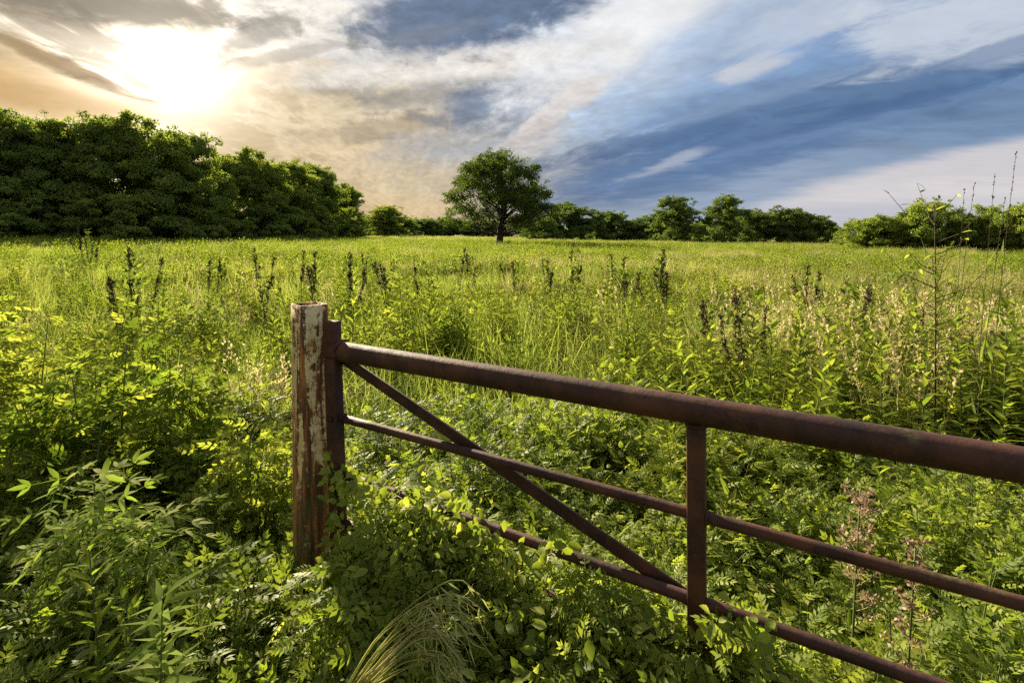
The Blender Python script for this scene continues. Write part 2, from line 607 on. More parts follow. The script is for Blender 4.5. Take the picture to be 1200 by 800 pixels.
M_TREE = leaf_material('tree_leaf', [(0.0, (0.055, 0.078, 0.020)), (0.5, (0.088, 0.118, 0.028)), (1.0, (0.13, 0.155, 0.036))],
                       0.5, (1.55, 1.5, 0.7), 0.6, 0.0, 0.14, 0.15, add=True)
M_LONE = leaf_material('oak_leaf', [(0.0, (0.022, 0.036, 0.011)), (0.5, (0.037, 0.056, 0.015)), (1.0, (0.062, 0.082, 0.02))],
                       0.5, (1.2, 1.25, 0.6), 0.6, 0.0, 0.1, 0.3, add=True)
M_FARTREE = leaf_material('far_tree_leaf', [(0.0, (0.04, 0.06, 0.020)), (0.5, (0.068, 0.095, 0.027)), (1.0, (0.105, 0.13, 0.034))],
                          0.5, (1.2, 1.25, 0.7), 0.6, 0.0, 0.1, 0.05, add=True)
M_PALE = leaf_material('pale_leaf', [(0.0, (0.12, 0.17, 0.035)), (0.6, (0.20, 0.25, 0.07)), (1.0, (0.36, 0.37, 0.18))],
                       0.45, (1.8, 1.9, 0.8), 0.6, 0.0, 0.05, 1.0)


def plain_material(name, stops, scale=8, rough=0.8, bump=0.3, stretch=(1, 1, 1), spec=0.3, coords='Object'):
    m, k = new_mat(name)
    out = k.new('ShaderNodeOutputMaterial')
    tc = k.new('ShaderNodeTexCoord')
    mp = k.new('ShaderNodeMapping')
    k.l.new(tc.outputs[coords], mp.inputs[0])
    mp.inputs['Scale'].default_value = stretch
    n = k.noise(mp.outputs[0], scale, 6, 0.62)
    f = k.smooth(n, 0.3, 0.7)
    p = k.new('ShaderNodeBsdfPrincipled')
    k.l.new(k.ramp(f, stops), p.inputs['Base Color'])
    p.inputs['Roughness'].default_value = rough
    p.inputs['Specular IOR Level'].default_value = spec
    b = k.new('ShaderNodeBump')
    b.inputs['Strength'].default_value = bump
    b.inputs['Distance'].default_value = 0.02
    k.l.new(n, b.inputs['Height'])
    k.l.new(b.outputs[0], p.inputs['Normal'])
    k.l.new(p.outputs[0], out.inputs[0])
    return m


M_BARK = plain_material('bark', [(0, (0.025, 0.019, 0.014)), (1, (0.075, 0.058, 0.042))], 6, 0.9, 0.6, (1, 1, 0.2))
M_STEM = plain_material('green_stem', [(0, (0.045, 0.07, 0.015)), (1, (0.085, 0.11, 0.028))], 20, 0.6, 0.1)
M_DARKSTEM = plain_material('dark_dry_stem', [(0, (0.022, 0.018, 0.010)), (1, (0.07, 0.055, 0.025))], 25, 0.85, 0.2)
M_SEED = plain_material('dark_seed', [(0, (0.042, 0.036, 0.016)), (1, (0.125, 0.092, 0.04))], 40, 0.85, 0.2)
M_SOIL = plain_material('meadow_soil', [(0, (0.045, 0.055, 0.015)), (0.5, (0.085, 0.10, 0.025)), (1, (0.13, 0.125, 0.045))], 0.7, 0.95, 0.5)


def rust_material():
    m, k = new_mat('rusted_steel')
    out = k.new('ShaderNodeOutputMaterial')
    tc = k.new('ShaderNodeTexCoord')
    n1 = k.noise(tc.outputs['Object'], 7, 8, 0.65)
    n2 = k.noise(tc.outputs['Object'], 60, 6, 0.7)
    n3 = k.noise(tc.outputs['Object'], 2.6, 5, 0.6, 0.6)
    base = k.ramp(k.smooth(n1, 0.32, 0.68), [(0, (0.022, 0.010, 0.008)), (0.5, (0.048, 0.019, 0.013)), (1, (0.085, 0.033, 0.018))])
    base = k.mix(k.m('MULTIPLY', k.smooth(n2, 0.52, 0.72), 0.55), base, (0.095, 0.046, 0.032))
    base = k.mix(k.m('MULTIPLY', k.smooth(n3, 0.52, 0.66), 0.7), base, (0.105, 0.042, 0.022))
    n6 = k.noise(tc.outputs['Object'], 16, 7, 0.7, 0.5)
    base = k.mix(k.m('MULTIPLY', k.smooth(n6, 0.57, 0.66), 0.75), base, (0.014, 0.009, 0.009))
    # lichen on the upper side
    geo = k.new('ShaderNodeNewGeometry')
    sp = k.new('ShaderNodeSeparateXYZ')
    k.l.new(geo.outputs['Normal'], sp.inputs[0])
    li = k.m('MULTIPLY', k.smooth(k.noise(tc.outputs['Object'], 5.0, 8, 0.7), 0.56, 0.66), k.smooth(sp.outputs[2], 0.2, 0.9))
    base = k.mix(k.m('MULTIPLY', li, 0.55), base, (0.15, 0.15, 0.055))
    p = k.new('ShaderNodeBsdfPrincipled')
    k.l.new(base, p.inputs['Base Color'])
    k.l.new(k.m('ADD', 0.48, k.m('MULTIPLY', n2, 0.35)), p.inputs['Roughness'])
    p.inputs['Specular IOR Level'].default_value = 0.3
    b = k.new('ShaderNodeBump')
    b.inputs['Strength'].default_value = 0.35
    b.inputs['Distance'].default_value = 0.004
    k.l.new(k.m('ADD', n2, k.m('MULTIPLY', n1, 1.5)), b.inputs['Height'])
    k.l.new(b.outputs[0], p.inputs['Normal'])
    k.l.new(p.outputs[0], out.inputs[0])
    return m


M_RUST = rust_material()


def post_material():
    """old cream paint flaking off rusted steel, green algae near the ground"""
    m, k = new_mat('flaking_painted_steel')
    out = k.new('ShaderNodeOutputMaterial')
    tc = k.new('ShaderNodeTexCoord')
    mp = k.new('ShaderNodeMapping')
    k.l.new(tc.outputs['Object'], mp.inputs[0])
    mp.inputs['Scale'].default_value = (1, 1, 0.10)
    sep = k.new('ShaderNodeSeparateXYZ')
    k.l.new(tc.outputs['Object'], sep.inputs[0])
    z = sep.outputs[2]
    v1 = k.noise(mp.outputs[0], 26, 7, 0.62, 0.6)
    v2 = k.noise(tc.outputs['Object'], 34, 8, 0.7)
    v3 = k.noise(mp.outputs[0], 60, 5, 0.6)
    rust = k.ramp(k.smooth(k.noise(mp.outputs[0], 38, 6, 0.65), 0.3, 0.7),
                  [(0, (0.035, 0.017, 0.009)), (0.35, (0.12, 0.045, 0.016)), (0.65, (0.30, 0.115, 0.025)), (1, (0.44, 0.22, 0.055))])
    paint = k.ramp(k.smooth(v2, 0.3, 0.7), [(0, (0.40, 0.29, 0.11)), (0.6, (0.62, 0.50, 0.26)), (1, (0.74, 0.64, 0.40))])
    paint = k.mix(k.m('MULTIPLY', k.smooth(v3, 0.5, 0.75), 0.6), paint, (0.42, 0.30, 0.09))
    peel = k.m('ADD', k.m('MULTIPLY', v1, 0.72), k.m('MULTIPLY', v2, 0.34))
    # more paint left on the face towards the field track (+X face in object space), less near the top rim
    geo = k.new('ShaderNodeNewGeometry')
    top = k.smooth(z, 1.31, 1.36)
    low = k.smooth(z, 0.9, 0.70)
    peel = k.m('SUBTRACT', peel, k.m('ADD', k.m('MULTIPLY', top, 0.3), k.m('MULTIPLY', low, 0.10)))
    pm = k.smooth(peel, 0.525, 0.555)
    col = k.mix(pm, rust, paint)
    moss = k.m('MULTIPLY', k.smooth(z, 0.95, 0.55), k.smooth(k.noise(tc.outputs['Object'], 18, 6, 0.65), 0.38, 0.6))
    col = k.mix(k.m('MULTIPLY', moss, 0.8), col, (0.06, 0.085, 0.025))
    p = k.new('ShaderNodeBsdfPrincipled')
    k.l.new(col, p.inputs['Base Color'])
    k.l.new(k.m('SUBTRACT', 0.85, k.m('MULTIPLY', pm, 0.25)), p.inputs['Roughness'])
    b = k.new('ShaderNodeBump')
    b.inputs['Strength'].default_value = 0.6
    b.inputs['Distance'].default_value = 0.003
    k.l.new(k.m('ADD', k.m('MULTIPLY', pm, 0.6), k.m('MULTIPLY', v2, 0.6)), b.inputs['Height'])
    k.l.new(b.outputs[0], p.inputs['Normal'])
    k.l.new(p.outputs[0], out.inputs[0])
    return m


M_POST = post_material()

# ------------------------------------------------------------------ ground
def build_ground():
    def axis(lim):
        s = [0.0]
        step = 0.4
        while s[-1] < lim:
            s.append(s[-1] + step)
            step *= 1.09
        s = np.array(s)
        return np.concatenate([-s[:0:-1], s])
    xs, ys = axis(4000), axis(4000)
    GX, GY = np.meshgrid(xs, ys)
    GZ = ground_z(GX, GY)
    far = np.clip((np.hypot(GX, GY) - 350) / 400, 0, 1)
    GZ = GZ * (1 - far) + far * (-0.015 * np.clip(GX, -350, 350))
    V = np.stack([GX, GY, GZ], -1).reshape(-1, 3)
    nx, ny = len(xs), len(ys)
    I, J = np.meshgrid(np.arange(nx - 1), np.arange(ny - 1))
    a = (J * nx + I).ravel()
    F = np.concatenate([np.stack([a, a + 1, a + nx + 1], 1), np.stack([a, a + nx + 1, a + nx], 1)])
    mb = MB()
    mb.raw(V, F)
    o = link('ground', mb.mesh('ground', M_SOIL, True))
    tag(o, 'meadow soil under the grass and weeds', 'ground', kind='structure')


build_ground()

# ------------------------------------------------------------------ trees
def make_tree_meshes(kind, H, Rr, nclump, nleaf, leaf, seed, mat=None):
    rng = np.random.default_rng(seed)
    tr, cr = MB(), MB()
    # big lobes of the crown, then leaf clumps on and in them
    C, RC, LC, lobes = [], [], [], []
    if kind == 'dome':
        for q in range(22):
            h = 0.17 + 0.67 * (q / 21.0)
            pr = math.sqrt(max(0.02, 1 - ((h - 0.36) / 0.52) ** 2))
            th = q * 2.4 + rng.uniform(-0.4, 0.4)
            lobes.append((np.array([math.cos(th) * Rr * pr * 0.76, math.sin(th) * Rr * pr * 0.76, h * H]), Rr * rng.uniform(0.22, 0.33)))
        lobes.append((np.array([0, 0, H * 0.55]), Rr * 0.45))
        lobes.append((np.array([0.1 * Rr, -0.1 * Rr, H * 0.38]), Rr * 0.45))
        lobes.append((np.array([-0.1 * Rr, 0.1 * Rr, H * 0.70]), Rr * 0.38))
        lobes.append((np.array([0, 0, H * 0.82]), Rr * 0.27))
    elif kind == 'skirt':
        for q in range(6):
            lobes.append((np.array([rng.normal(0, 0.1) * Rr, rng.normal(0, 0.1) * Rr, H * (0.12 + 0.13 * q)]), Rr * 0.5))
        for q in range(20):
            h = 0.05 + 0.82 * (q / 19.0)
            pr = 0.76 * math.sqrt(max(0.03, 1 - max(0, (h - 0.22) / 0.70) ** 2)) * rng.uniform(0.8, 1.15)
            th = q * 2.4 + rng.uniform(-0.6, 0.6)
            lobes.append((np.array([math.cos(th) * Rr * pr, math.sin(th) * Rr * pr, h * H * rng.uniform(0.92, 1.06)]),
                          Rr * rng.uniform(0.30, 0.46) * (1.0 if h < 0.6 else 0.9)))
    else:
        for q in range(13):
            d = rdir(1, rng)[0]
            lobes.append((np.array([d[0] * Rr * 0.66, d[1] * Rr * 0.66, H * (0.08 + 0.60 * abs(d[2]))]), Rr * rng.uniform(0.26, 0.42)))
    for i in range(nclump):
        c, lr = lobes[i % len(lobes)]
        d = rdir(1, rng)[0]
        if d[2] < -0.3:
            d[2] *= -1
        p = c + d * lr * rng.uniform(0.35, 1.0) ** 0.5 * np.array([1, 1, 0.85])
        p[2] = np.clip(p[2], 0.03 * H, H * 0.985)
        C.append(p)
        LC.append(c)
        RC.append(lr * (rng.uniform(0.22, 0.40) if kind == 'dome' else rng.uniform(0.20, 0.42)))
    tops = [q for q in lobes if q[0][2] > 0.45 * H]
    for i in range(nclump // 6):
        c, lr = tops[int(rng.integers(len(tops)))]
        d = rdir(1, rng)[0]
        d[2] = abs(d[2]) * 0.9 + 0.1
        p = c + d * lr * rng.uniform(0.95, 1.28)
        C.append(p)
        LC.append(c)
        RC.append(lr * rng.uniform(0.14, 0.28))
    nclump = len(C)
    C, RC = np.array(C), np.array(RC)
    if kind != 'dome':
        C[:, 2] *= H * 0.97 / C[:, 2].max()
    # trunk
    th = H * (0.62 if kind == 'dome' else 0.8)
    r0 = H * (0.036 if kind == 'dome' else 0.02) + 0.05
    zz = np.linspace(-0.3, th, 9)
    wob = np.cumsum(rng.normal(0, 0.012 * H, (9, 2)), axis=0) * np.linspace(0, 1, 9)[:, None]
    tp = np.stack([wob[:, 0], wob[:, 1], zz], 1)
    rad = r0 * (1 - 0.8 * np.linspace(0, 1, 9)) * np.where(zz < 0.3, 1.35, 1.0)
    if kind != 'bush' or H > 6:
        tr.tube(tp, rad, 8)
    limbs = rng.choice(nclump, min(nclump, 90 if kind == 'dome' else 50), replace=False)
    for i in limbs:
        c = C[i]
        f0 = np.clip((c[2] / H) * rng.uniform(0.3, 0.62), 0.13 if kind == 'dome' else 0.02, 0.85)
        s = np.array([np.interp(f0 * H, zz, tp[:, 0]), np.interp(f0 * H, zz, tp[:, 1]), f0 * H])
        if kind == 'bush':
            s = np.array([c[0] * 0.2, c[1] * 0.2, 0])
        e = c
        mid = (s + e) / 2 + np.array([0, 0, -0.06 * np.linalg.norm(e - s)]) + rng.normal(0, 0.05, 3) * np.linalg.norm(e - s) * 0.5
        tt = np.linspace(0, 1, 5)[:, None]
        pts = (1 - tt) ** 2 * s + 2 * tt * (1 - tt) * mid + tt ** 2 * e
        rl = np.interp(s[2], zz, rad) * rng.uniform(0.16, 0.30) if kind != 'bush' else 0.03
        tr.tube(pts, rl * np.linspace(1, 0.2, 5), 4, cap=False)
        for _ in range(2):
            e2 = e + rng.normal(0, 0.5, 3) * RC[i]
            m0 = pts[3]
            tr.tube([m0, (m0 + e2) / 2 + rng.normal(0, 0.05, 3), e2], [rl * 0.35, rl * 0.22, rl * 0.08], 3, cap=False)
    # leaves
    per = np.maximum(20, (nleaf * RC ** 2 / np.sum(RC ** 2)).astype(int))
    idx = np.repeat(np.arange(nclump), per)
    n = len(idx)
    d = rdir(n, rng)
    q = rng.uniform(0.15, 1, n) ** 0.5
    P = C[idx] + d * (RC[idx] * q)[:, None] * np.array([1.15, 1.15, 0.75])
    P[:, 2] = np.maximum(P[:, 2], 0.05)
    D = rdir(n, rng) * 0.9 + np.array([0, 0, -0.25])
    ow = P - np.array(LC)[idx]
    ow /= np.linalg.norm(ow, axis=1)[:, None] + 1e-6
    Nn = rdir(n, rng) * 0.7 + ow * 0.9 + d * 0.3 + np.array([0, 0, 0.3])
    L = leaf * rng.uniform(0.6, 1.3, n)
    tint = np.clip(rng.normal(0.45, 0.17, n) + rng.normal(0, 0.14, nclump)[idx], 0, 1)
    cr.batch(SIMPLE, frames(D, Nn, L, L * 1.1), P, tint)
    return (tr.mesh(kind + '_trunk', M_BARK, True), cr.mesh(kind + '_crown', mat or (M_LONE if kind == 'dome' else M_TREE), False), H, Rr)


SKIRTS = [make_tree_meshes('skirt', 12.0, 4.2, 460, 60000, 0.23, s) for s in (3, 8, 15)]
BUSHES = [make_tree_meshes('bush', 4.0, 2.6, 110, 18000, 0.17, s) for s in (4, 9)]
ROUNDS = [make_tree_meshes('skirt', 8.0, 4.4, 280, 30000, 0.28, s, M_FARTREE) for s in (14, 19, 27)]
THICKS = [make_tree_meshes('skirt', 5.0, 3.0, 240, 26000, 0.15, s) for s in (51, 58, 63)]
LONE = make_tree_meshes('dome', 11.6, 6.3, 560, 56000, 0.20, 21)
SMALLDOME = make_tree_meshes('skirt', 10.0, 4.0, 260, 26000, 0.26, 33, M_FARTREE)


def tree(proto, px, top_y, width_px, dist, label, group=None, rot=None, name='broadleaf_tree', cat='tree'):
    trm, crm, H, Rr = proto
    p = W(px, HORIZON, dist)
    x, y = p.x, p.y
    z = gz(x, y)
    ztop = W(px, top_y, dist).z
    sz = (ztop - z) / H
    sx = (width_px * dist / FPX) / (2 * Rr)
    e = link(name, None, None, (x, y, z - 0.02))
    e.scale = (sx, sx, sz)
    e.rotation_euler = (0, 0, random.uniform(0, 6.28) if rot is None else rot)
    tag(e, label, cat, group)
    link('trunk', trm, e)
    link('crown', crm, e)
    return e


ORD = ['first', 'second', 'third', 'fourth', 'fifth', 'sixth', 'seventh', 'eighth', 'ninth', 'tenth', 'eleventh']
G_WOOD = 'trees along the edge of the wood'
wood = [
    (SKIRTS[0], -75, 112, 140, 44, 'broadleaf tree cut off by the frame, outermost of the dark wood'),
    (SKIRTS[1], 6, 120, 96, 46, 'dark broadleaf tree standing at the frame edge of the wood'),
    (SKIRTS[2], 60, 130, 88, 50, 'dark tree second from the frame edge, under the drifting brown cloud'),
    (SKIRTS[0], 114, 130, 84, 51, 'dark bushy tree just beside the bright sun in the wood'),
    (SKIRTS[1], 172, 132, 100, 53, 'rounded dark tree directly below the glowing sun'),
    (SKIRTS[2], 222, 146, 74, 57, 'dark tree where the wood begins to step down past the sun'),
    (SKIRTS[0], 262, 178, 66, 66, 'dark tree in the dip of the wood between two taller crowns'),
    (SKIRTS[1], 303, 172, 70, 71, 'broad dark tree rising again in the middle of the wood'),
    (SKIRTS[2], 343, 184, 62, 81, 'dark tree in the receding end of the wood, third from its end'),
    (SKIRTS[0], 376, 192, 54, 92, 'dark tree in the receding end of the wood, second from its end'),
    (SKIRTS[1], 402, 212, 46, 108, 'slim dark tree ending the tall part of the wood'),
    (SKIRTS[2], 452, 239, 44, 165, 'small round tree alone above the low far hedge trees'),
]
for a in wood:
    tree(a[0], a[1], a[2], a[3] * 1.22, a[4], a[5], G_WOOD)
# undergrowth along the foot of the wood
for i, (px, ty, w, dist) in enumerate([(-20, 226, 110, 42), (50, 222, 100, 45), (110, 226, 95, 47), (160, 228, 90, 49), (215, 232, 90, 54),
                                       (262, 236, 80, 61), (300, 238, 80, 67), (338, 242, 70, 76), (372, 246, 62, 86), (402, 250, 50, 100),
                                       (424, 252, 40, 130)]):
    tree(BUSHES[i % 2], px, ty, w, dist, ORD[i] + ' shrub from the frame edge in the dark undergrowth at the foot of the wood', 'shrubs at the foot of the wood',
         name='undergrowth_shrub', cat='shrub')
# low far hedge trees between wood and lone tree
for i, (px, ty, w, dist) in enumerate([(432, 250, 34, 190), (472, 252, 36, 200), (498, 255, 34, 210), (522, 252, 34, 215), (546, 256, 34, 220), (572, 257, 34, 220),
                                       (600, 258, 34, 215)]):
    tree(ROUNDS[i % 3], px, ty, w * 1.15, dist, ORD[i] + ' low far tree in the dim row from the wood to the lone tree', 'far trees behind the lone tree')
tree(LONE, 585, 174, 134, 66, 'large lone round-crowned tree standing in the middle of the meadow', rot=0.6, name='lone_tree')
right = [
    (ROUNDS[1], 634, 252, 40, 130, 'low tree half hidden behind the lone tree crown'),
    (ROUNDS[0], 668, 235, 62, 140, 'dense round dark tree next to the lone tree in the far row'),
    (ROUNDS[2], 714, 246, 46, 145, 'pale green far tree between the dense round tree and the two feathery trees'),
    (ROUNDS[1], 745, 255, 40, 145, 'low far tree tucked against the first feathery tree'),
    (SMALLDOME, 792, 227, 62, 112, 'first of two taller feathery trees in the far row'),
    (SMALLDOME, 848, 226, 58, 110, 'second of two taller feathery trees in the far row'),
    (ROUNDS[0], 820, 257, 44, 125, 'low dark tree filling the gap between the two feathery trees'),
    (ROUNDS[2], 888, 245, 48, 130, 'dark far tree beside the second feathery tree'),
    (ROUNDS[1], 918, 240, 50, 132, 'dark far tree in the row sloping down to the gap, second from its end'),
    (ROUNDS[0], 950, 246, 46, 134, 'dark far tree in the row sloping down to the gap, nearest its end'),
    (ROUNDS[1], 692, 257, 40, 160, 'low dim tree behind the dense round tree and the pale one'),
    (ROUNDS[0], 770, 252, 50, 160, 'low dim tree behind the first feathery tree'),
    (ROUNDS[2], 868, 243, 42, 160, 'low dim tree behind the second feathery tree'),
    (ROUNDS[2], 974, 263, 24, 150, 'smallest far tree at the gap before the shrubby thicket'),
]
for a in right:
    tree(a[0], a[1], a[2], a[3] * (1.0 if a[0] is SMALLDOME else 1.22), a[4], a[5], 'trees of the far row beyond the meadow', rot=(0.3 if a[1] == 792 else 2.4 if a[1] == 848 else None))
thick = [
    (1016, 251, 56, 58, 'low thicket shrub at the edge of the gap, first of the thicket'),
    (1050, 246, 60, 57, 'thicket shrub rising behind the tall branching weed'),
    (1092, 232, 66, 55, 'tallest thicket shrub directly behind the tall branching weed'),
    (1136, 243, 60, 54, 'thicket shrub between the tall weed and the tall seed stalks'),
    (1172, 238, 60, 52, 'thicket shrub behind the tall grass seed stalks'),
    (1215, 230, 80, 50, 'thicket shrub cut off by the frame beyond the seed stalks'),
]
for i, (px, ty, w, dist, lab) in enumerate(thick):
    tree(THICKS[i % 3], px, ty + (0, 5, -2, 6, 0, -3, 0)[i], w * 1.25, dist, lab, 'shrubs of the thicket', name='thicket_shrub', cat='shrub')


def far_wood():
    rng = np.random.default_rng(77)
    mb = MB()
    n = 26000
    xs = rng.uniform(-420, 520, n)
    hgt = 7.5 + 2.2 * np.sin(xs * 0.09) + 1.6 * np.sin(xs * 0.23 + 1) + 1.0 * np.sin(xs * 0.51)
    ys = 290 + rng.uniform(0, 14, n) + 12 * np.sin(xs * 0.01)
    z = ground_z(xs, ys) + hgt * rng.uniform(0, 1, n) ** 0.8
    P = np.stack([xs, ys, z], 1)
    mb.batch(SIMPLE, frames(rdir(n, rng), rdir(n, rng) + np.array([0, 0, .6]), rng.uniform(0.8, 1.7, n)), P,
             np.clip(rng.normal(0.4, 0.2, n), 0, 1))
    o = link('distant_wood', mb.mesh('distant_wood', M_FARTREE))
    tag(o, 'distant low line of woodland seen through the gaps', 'woodland', kind='stuff')


far_wood()

# ------------------------------------------------------------------ plant prototypes for the meadow (scattered as stuff)
def lib_obj(name, mesh):
    return bpy.data.objects.new(name, mesh)     # not linked to the scene: only instanced


def blades(mb, rng, n, h0, h1, spread, width, lean=0.35, tint=(0.45, 0.18), mat=0, segs=3):
    """curved tapering grass blades, vectorised"""
    a = rng.uniform(0, 2 * math.pi, n)
    r = spread * np.sqrt(rng.uniform(0, 1, n))
    b = np.stack([np.cos(a) * r, np.sin(a) * r, np.zeros(n)], 1)
    h = rng.uniform(h0, h1, n)
    th = rng.uniform(0, 2 * math.pi, n)
    ln = np.abs(rng.normal(lean, lean * 0.6, n)) * h
    w = width * rng.uniform(0.6, 1.4, n)
    wa = th + math.pi / 2 + rng.normal(0, 0.6, n)
    side = np.stack([np.cos(wa), np.sin(wa), np.zeros(n)], 1)
    V = []
    for s in range(segs + 1):
        u = s / segs
        c = b + np.stack([np.cos(th) * ln * u ** 1.8, np.sin(th) * ln * u ** 1.8, h * (u - 0.22 * u ** 3 * (ln / h))], 1)
        ww = (w * (1 - u) ** 0.6 * (0.7 + 0.6 * u))[:, None]
        if s < segs:
            V += [c - side * ww, c + side * ww]
        else:
            V += [c]
    V = np.stack(V, 1)                       # n, 2*segs+1, 3
    F = []
    for s in range(segs - 1):
        p = 2 * s
        F += [(p, p + 1, p + 3), (p, p + 3, p + 2)]
    p = 2 * (segs - 1)
    F += [(p, p + 1, p + 2)]
    F = np.array(F)
    nv = 2 * segs + 1
    FF = F[None] + (np.arange(n) * nv)[:, None, None]
    t = np.clip(rng.normal(tint[0], tint[1], n), 0, 1)
    mb.raw(V.reshape(-1, 3), FF.reshape(-1, 3), np.repeat(t, nv), mat)


def seed_heads(mb, rng, n, h0, h1, spread, mat, size=0.007, headlen=0.14, tint=(0.55, 0.2)):
    for _ in range(n):
        a = rng.uniform(0, 6.28)
        r = spread * math.sqrt(rng.uniform())
        h = rng.uniform(h0, h1)
        ld = rng.uniform(0, 6.28)
        ln = h * abs(rng.normal(0.12, 0.1))
        tt = np.linspace(0, 1, 5)
        pts = np.stack([math.cos(a) * r + math.cos(ld) * ln * tt ** 2, math.sin(a) * r + math.sin(ld) * ln * tt ** 2, h * tt], 1)
        t = float(np.clip(rng.normal(*tint), 0, 1))
        mb.tube(pts, np.linspace(0.0016, 0.0009, 5), 3, t, mat, cap=False)
        m = 16
        u = 1 - headlen / h * rng.uniform(0, 1, m)
        P = np.stack([np.interp(u, tt, pts[:, i]) for i in range(3)], 1)
        D = rdir(m, rng) * 0.6 + np.array([0, 0, 0.8])
        mb.batch(SIMPLE, frames(D, rdir(m, rng), rng.uniform(0.8, 1.8, m) * size * 2.0), P, np.clip(rng.normal(t, 0.1, m), 0, 1), mat)


def spiral_leaves(h, n, L0, L1, tpl_w=1.0, z0=0.06, up=0.5, rng=R, bend=0.0, phase=0.0):
    """leaf list around an upright stem: positions, directions, normals, lengths"""
    u = np.linspace(z0, 1, n)
    az = phase + np.arange(n) * 2.4 + rng.normal(0, 0.25, n)
    P = np.stack([bend * u ** 2 * h, np.zeros(n), u * h], 1)
    el = np.clip(up + 0.5 * (u - 0.5) + rng.normal(0, 0.18, n), -0.6, 1.35)
    D = np.stack([np.cos(az) * np.cos(el), np.sin(az) * np.cos(el), np.sin(el)], 1)
    Nn = np.stack([-np.cos(az) * np.sin(el), -np.sin(az) * np.sin(el), np.cos(el)], 1) + rng.normal(0, 0.18, (n, 3))
    L = (L0 + (L1 - L0) * u) * rng.uniform(0.8, 1.2, n)
    return P, D, Nn, L


def goldenrod(rng, h, n=55, tint=(0.5, 0.15)):
    mb = MB()
    bend = rng.normal(0, 0.12)
    u = np.linspace(0, 1, 5)
    mb.tube(np.stack([bend * u ** 2 * h, 0 * u, u * h], 1), np.linspace(0.004, 0.0015, 5), 4, 0.5, 1, cap=False)
    P, D, N, L = spiral_leaves(h, n, 0.14, 0.07, rng=rng, bend=bend)
    mb.batch(LANCE, frames(D, N, L, L * 1.5), P, np.clip(rng.normal(tint[0], tint[1], n), 0, 1))
    return mb


def ragweed(rng, h, tint=(0.5, 0.2), tpl=None, size=1.0):
    """upright weed with opposite, deeply cut feathery leaves and a few side shoots"""
    mb = MB()
    lean = rng.normal(0, 0.10, 2) * h
    shoots = [(np.zeros(3), np.array([lean[0], lean[1], h]), 1.0)]
    for _ in range(3):
        q = rng.uniform(0.3, 0.65)
        a = rng.uniform(0, 6.28)
        b = np.array([lean[0] * q, lean[1] * q, h * q])
        L = h * rng.uniform(0.22, 0.38)
        shoots.append((b, b + np.array([math.cos(a) * L * 0.6, math.sin(a) * L * 0.6, L * 0.9]), 0.75))
    for b, e, sc in shoots:
        mb.tube([b, (b + e) / 2, e], [0.003 * sc, 0.0024 * sc, 0.0012], 4, 0.5, 1, cap=False)
        n = int(22 * sc) if sc == 1 else 9
        u = np.linspace(0.22 if sc == 1 else 0.3, 1.0, n)
        az = np.arange(n) * 1.62 + (np.arange(n) % 2) * math.pi + rng.normal(0, 0.3, n) + rng.uniform(0, 6)
        el = 0.15 + 0.75 * u ** 2 + rng.normal(0, 0.18, n)
        D = np.stack([np.cos(az) * np.cos(el), np.sin(az) * np.cos(el), np.sin(el)], 1)
        Nn = np.stack([-np.cos(az) * np.sin(el), -np.sin(az) * np.sin(el), np.cos(el)], 1) + rng.normal(0, 0.3, (n, 3))
        L = size * sc * (0.105 - 0.055 * u) * rng.uniform(0.75, 1.25, n)
        P = b + u[:, None] * (e - b)
        mb.batch(tpl if tpl is not None else (CUT if rng.uniform() < 0.65 else CUT3), frames(D, Nn, L), P, np.clip(rng.normal(tint[0], tint[1], n), 0, 1))
    return mb


def multi(mbs, offs):
    out = MB()
    for mb, (x, y, s) in zip(mbs, offs):
        for V, F, t, m in zip(mb.v, mb.f, mb.t, mb.m):
            base = out.n
            out.v.append(V * s + np.array([x, y, 0]))
            out.t.append(t)
            out.m.append(m)
            out.f.append(None)
            out.n += len(V)
        # faces were already offset inside mb
        k0 = out.n - mb.n
        j = len(out.f) - len(mb.f)
        for q, F in enumerate(mb.f):
            out.f[j + q] = F + k0
    return out


def leafy_clump(rng, n, rad, hh, tpl, L0, L1, tint=(0.5, 0.2), up=0.45):
    """rounded heap of leaves on thin stalks"""
    mb = MB()
    d = rdir(n, rng)
    d[:, 2] = np.abs(d[:, 2])
    q = rng.uniform(0.1, 1, n) ** 0.45
    P = d * q[:, None] * np.array([rad, rad, hh])
    out = d * np.array([1, 1, 0.1])
    D = out + rdir(n, rng) * 0.6 + np.array([0, 0, -0.15])
    Nn = np.array([0, 0, up * 1.6]) + d * 0.5 + rdir(n, rng) * 0.8
    L = rng.uniform(L0, L1, n)
    mb.batch(tpl, frames(D, Nn, L), P, np.clip(rng.normal(tint[0], tint[1], n), 0, 1))
    for i in range(0, n, 5):
        b = np.array([P[i, 0] * 0.3, P[i, 1] * 0.3, -0.10])
        mb.tube([b, (b + P[i]) / 2 + np.array([0, 0, 0.02]), P[i]], [0.0022, 0.0018, 0.0012], 3, 0.5, 1, cap=False)
    return mb


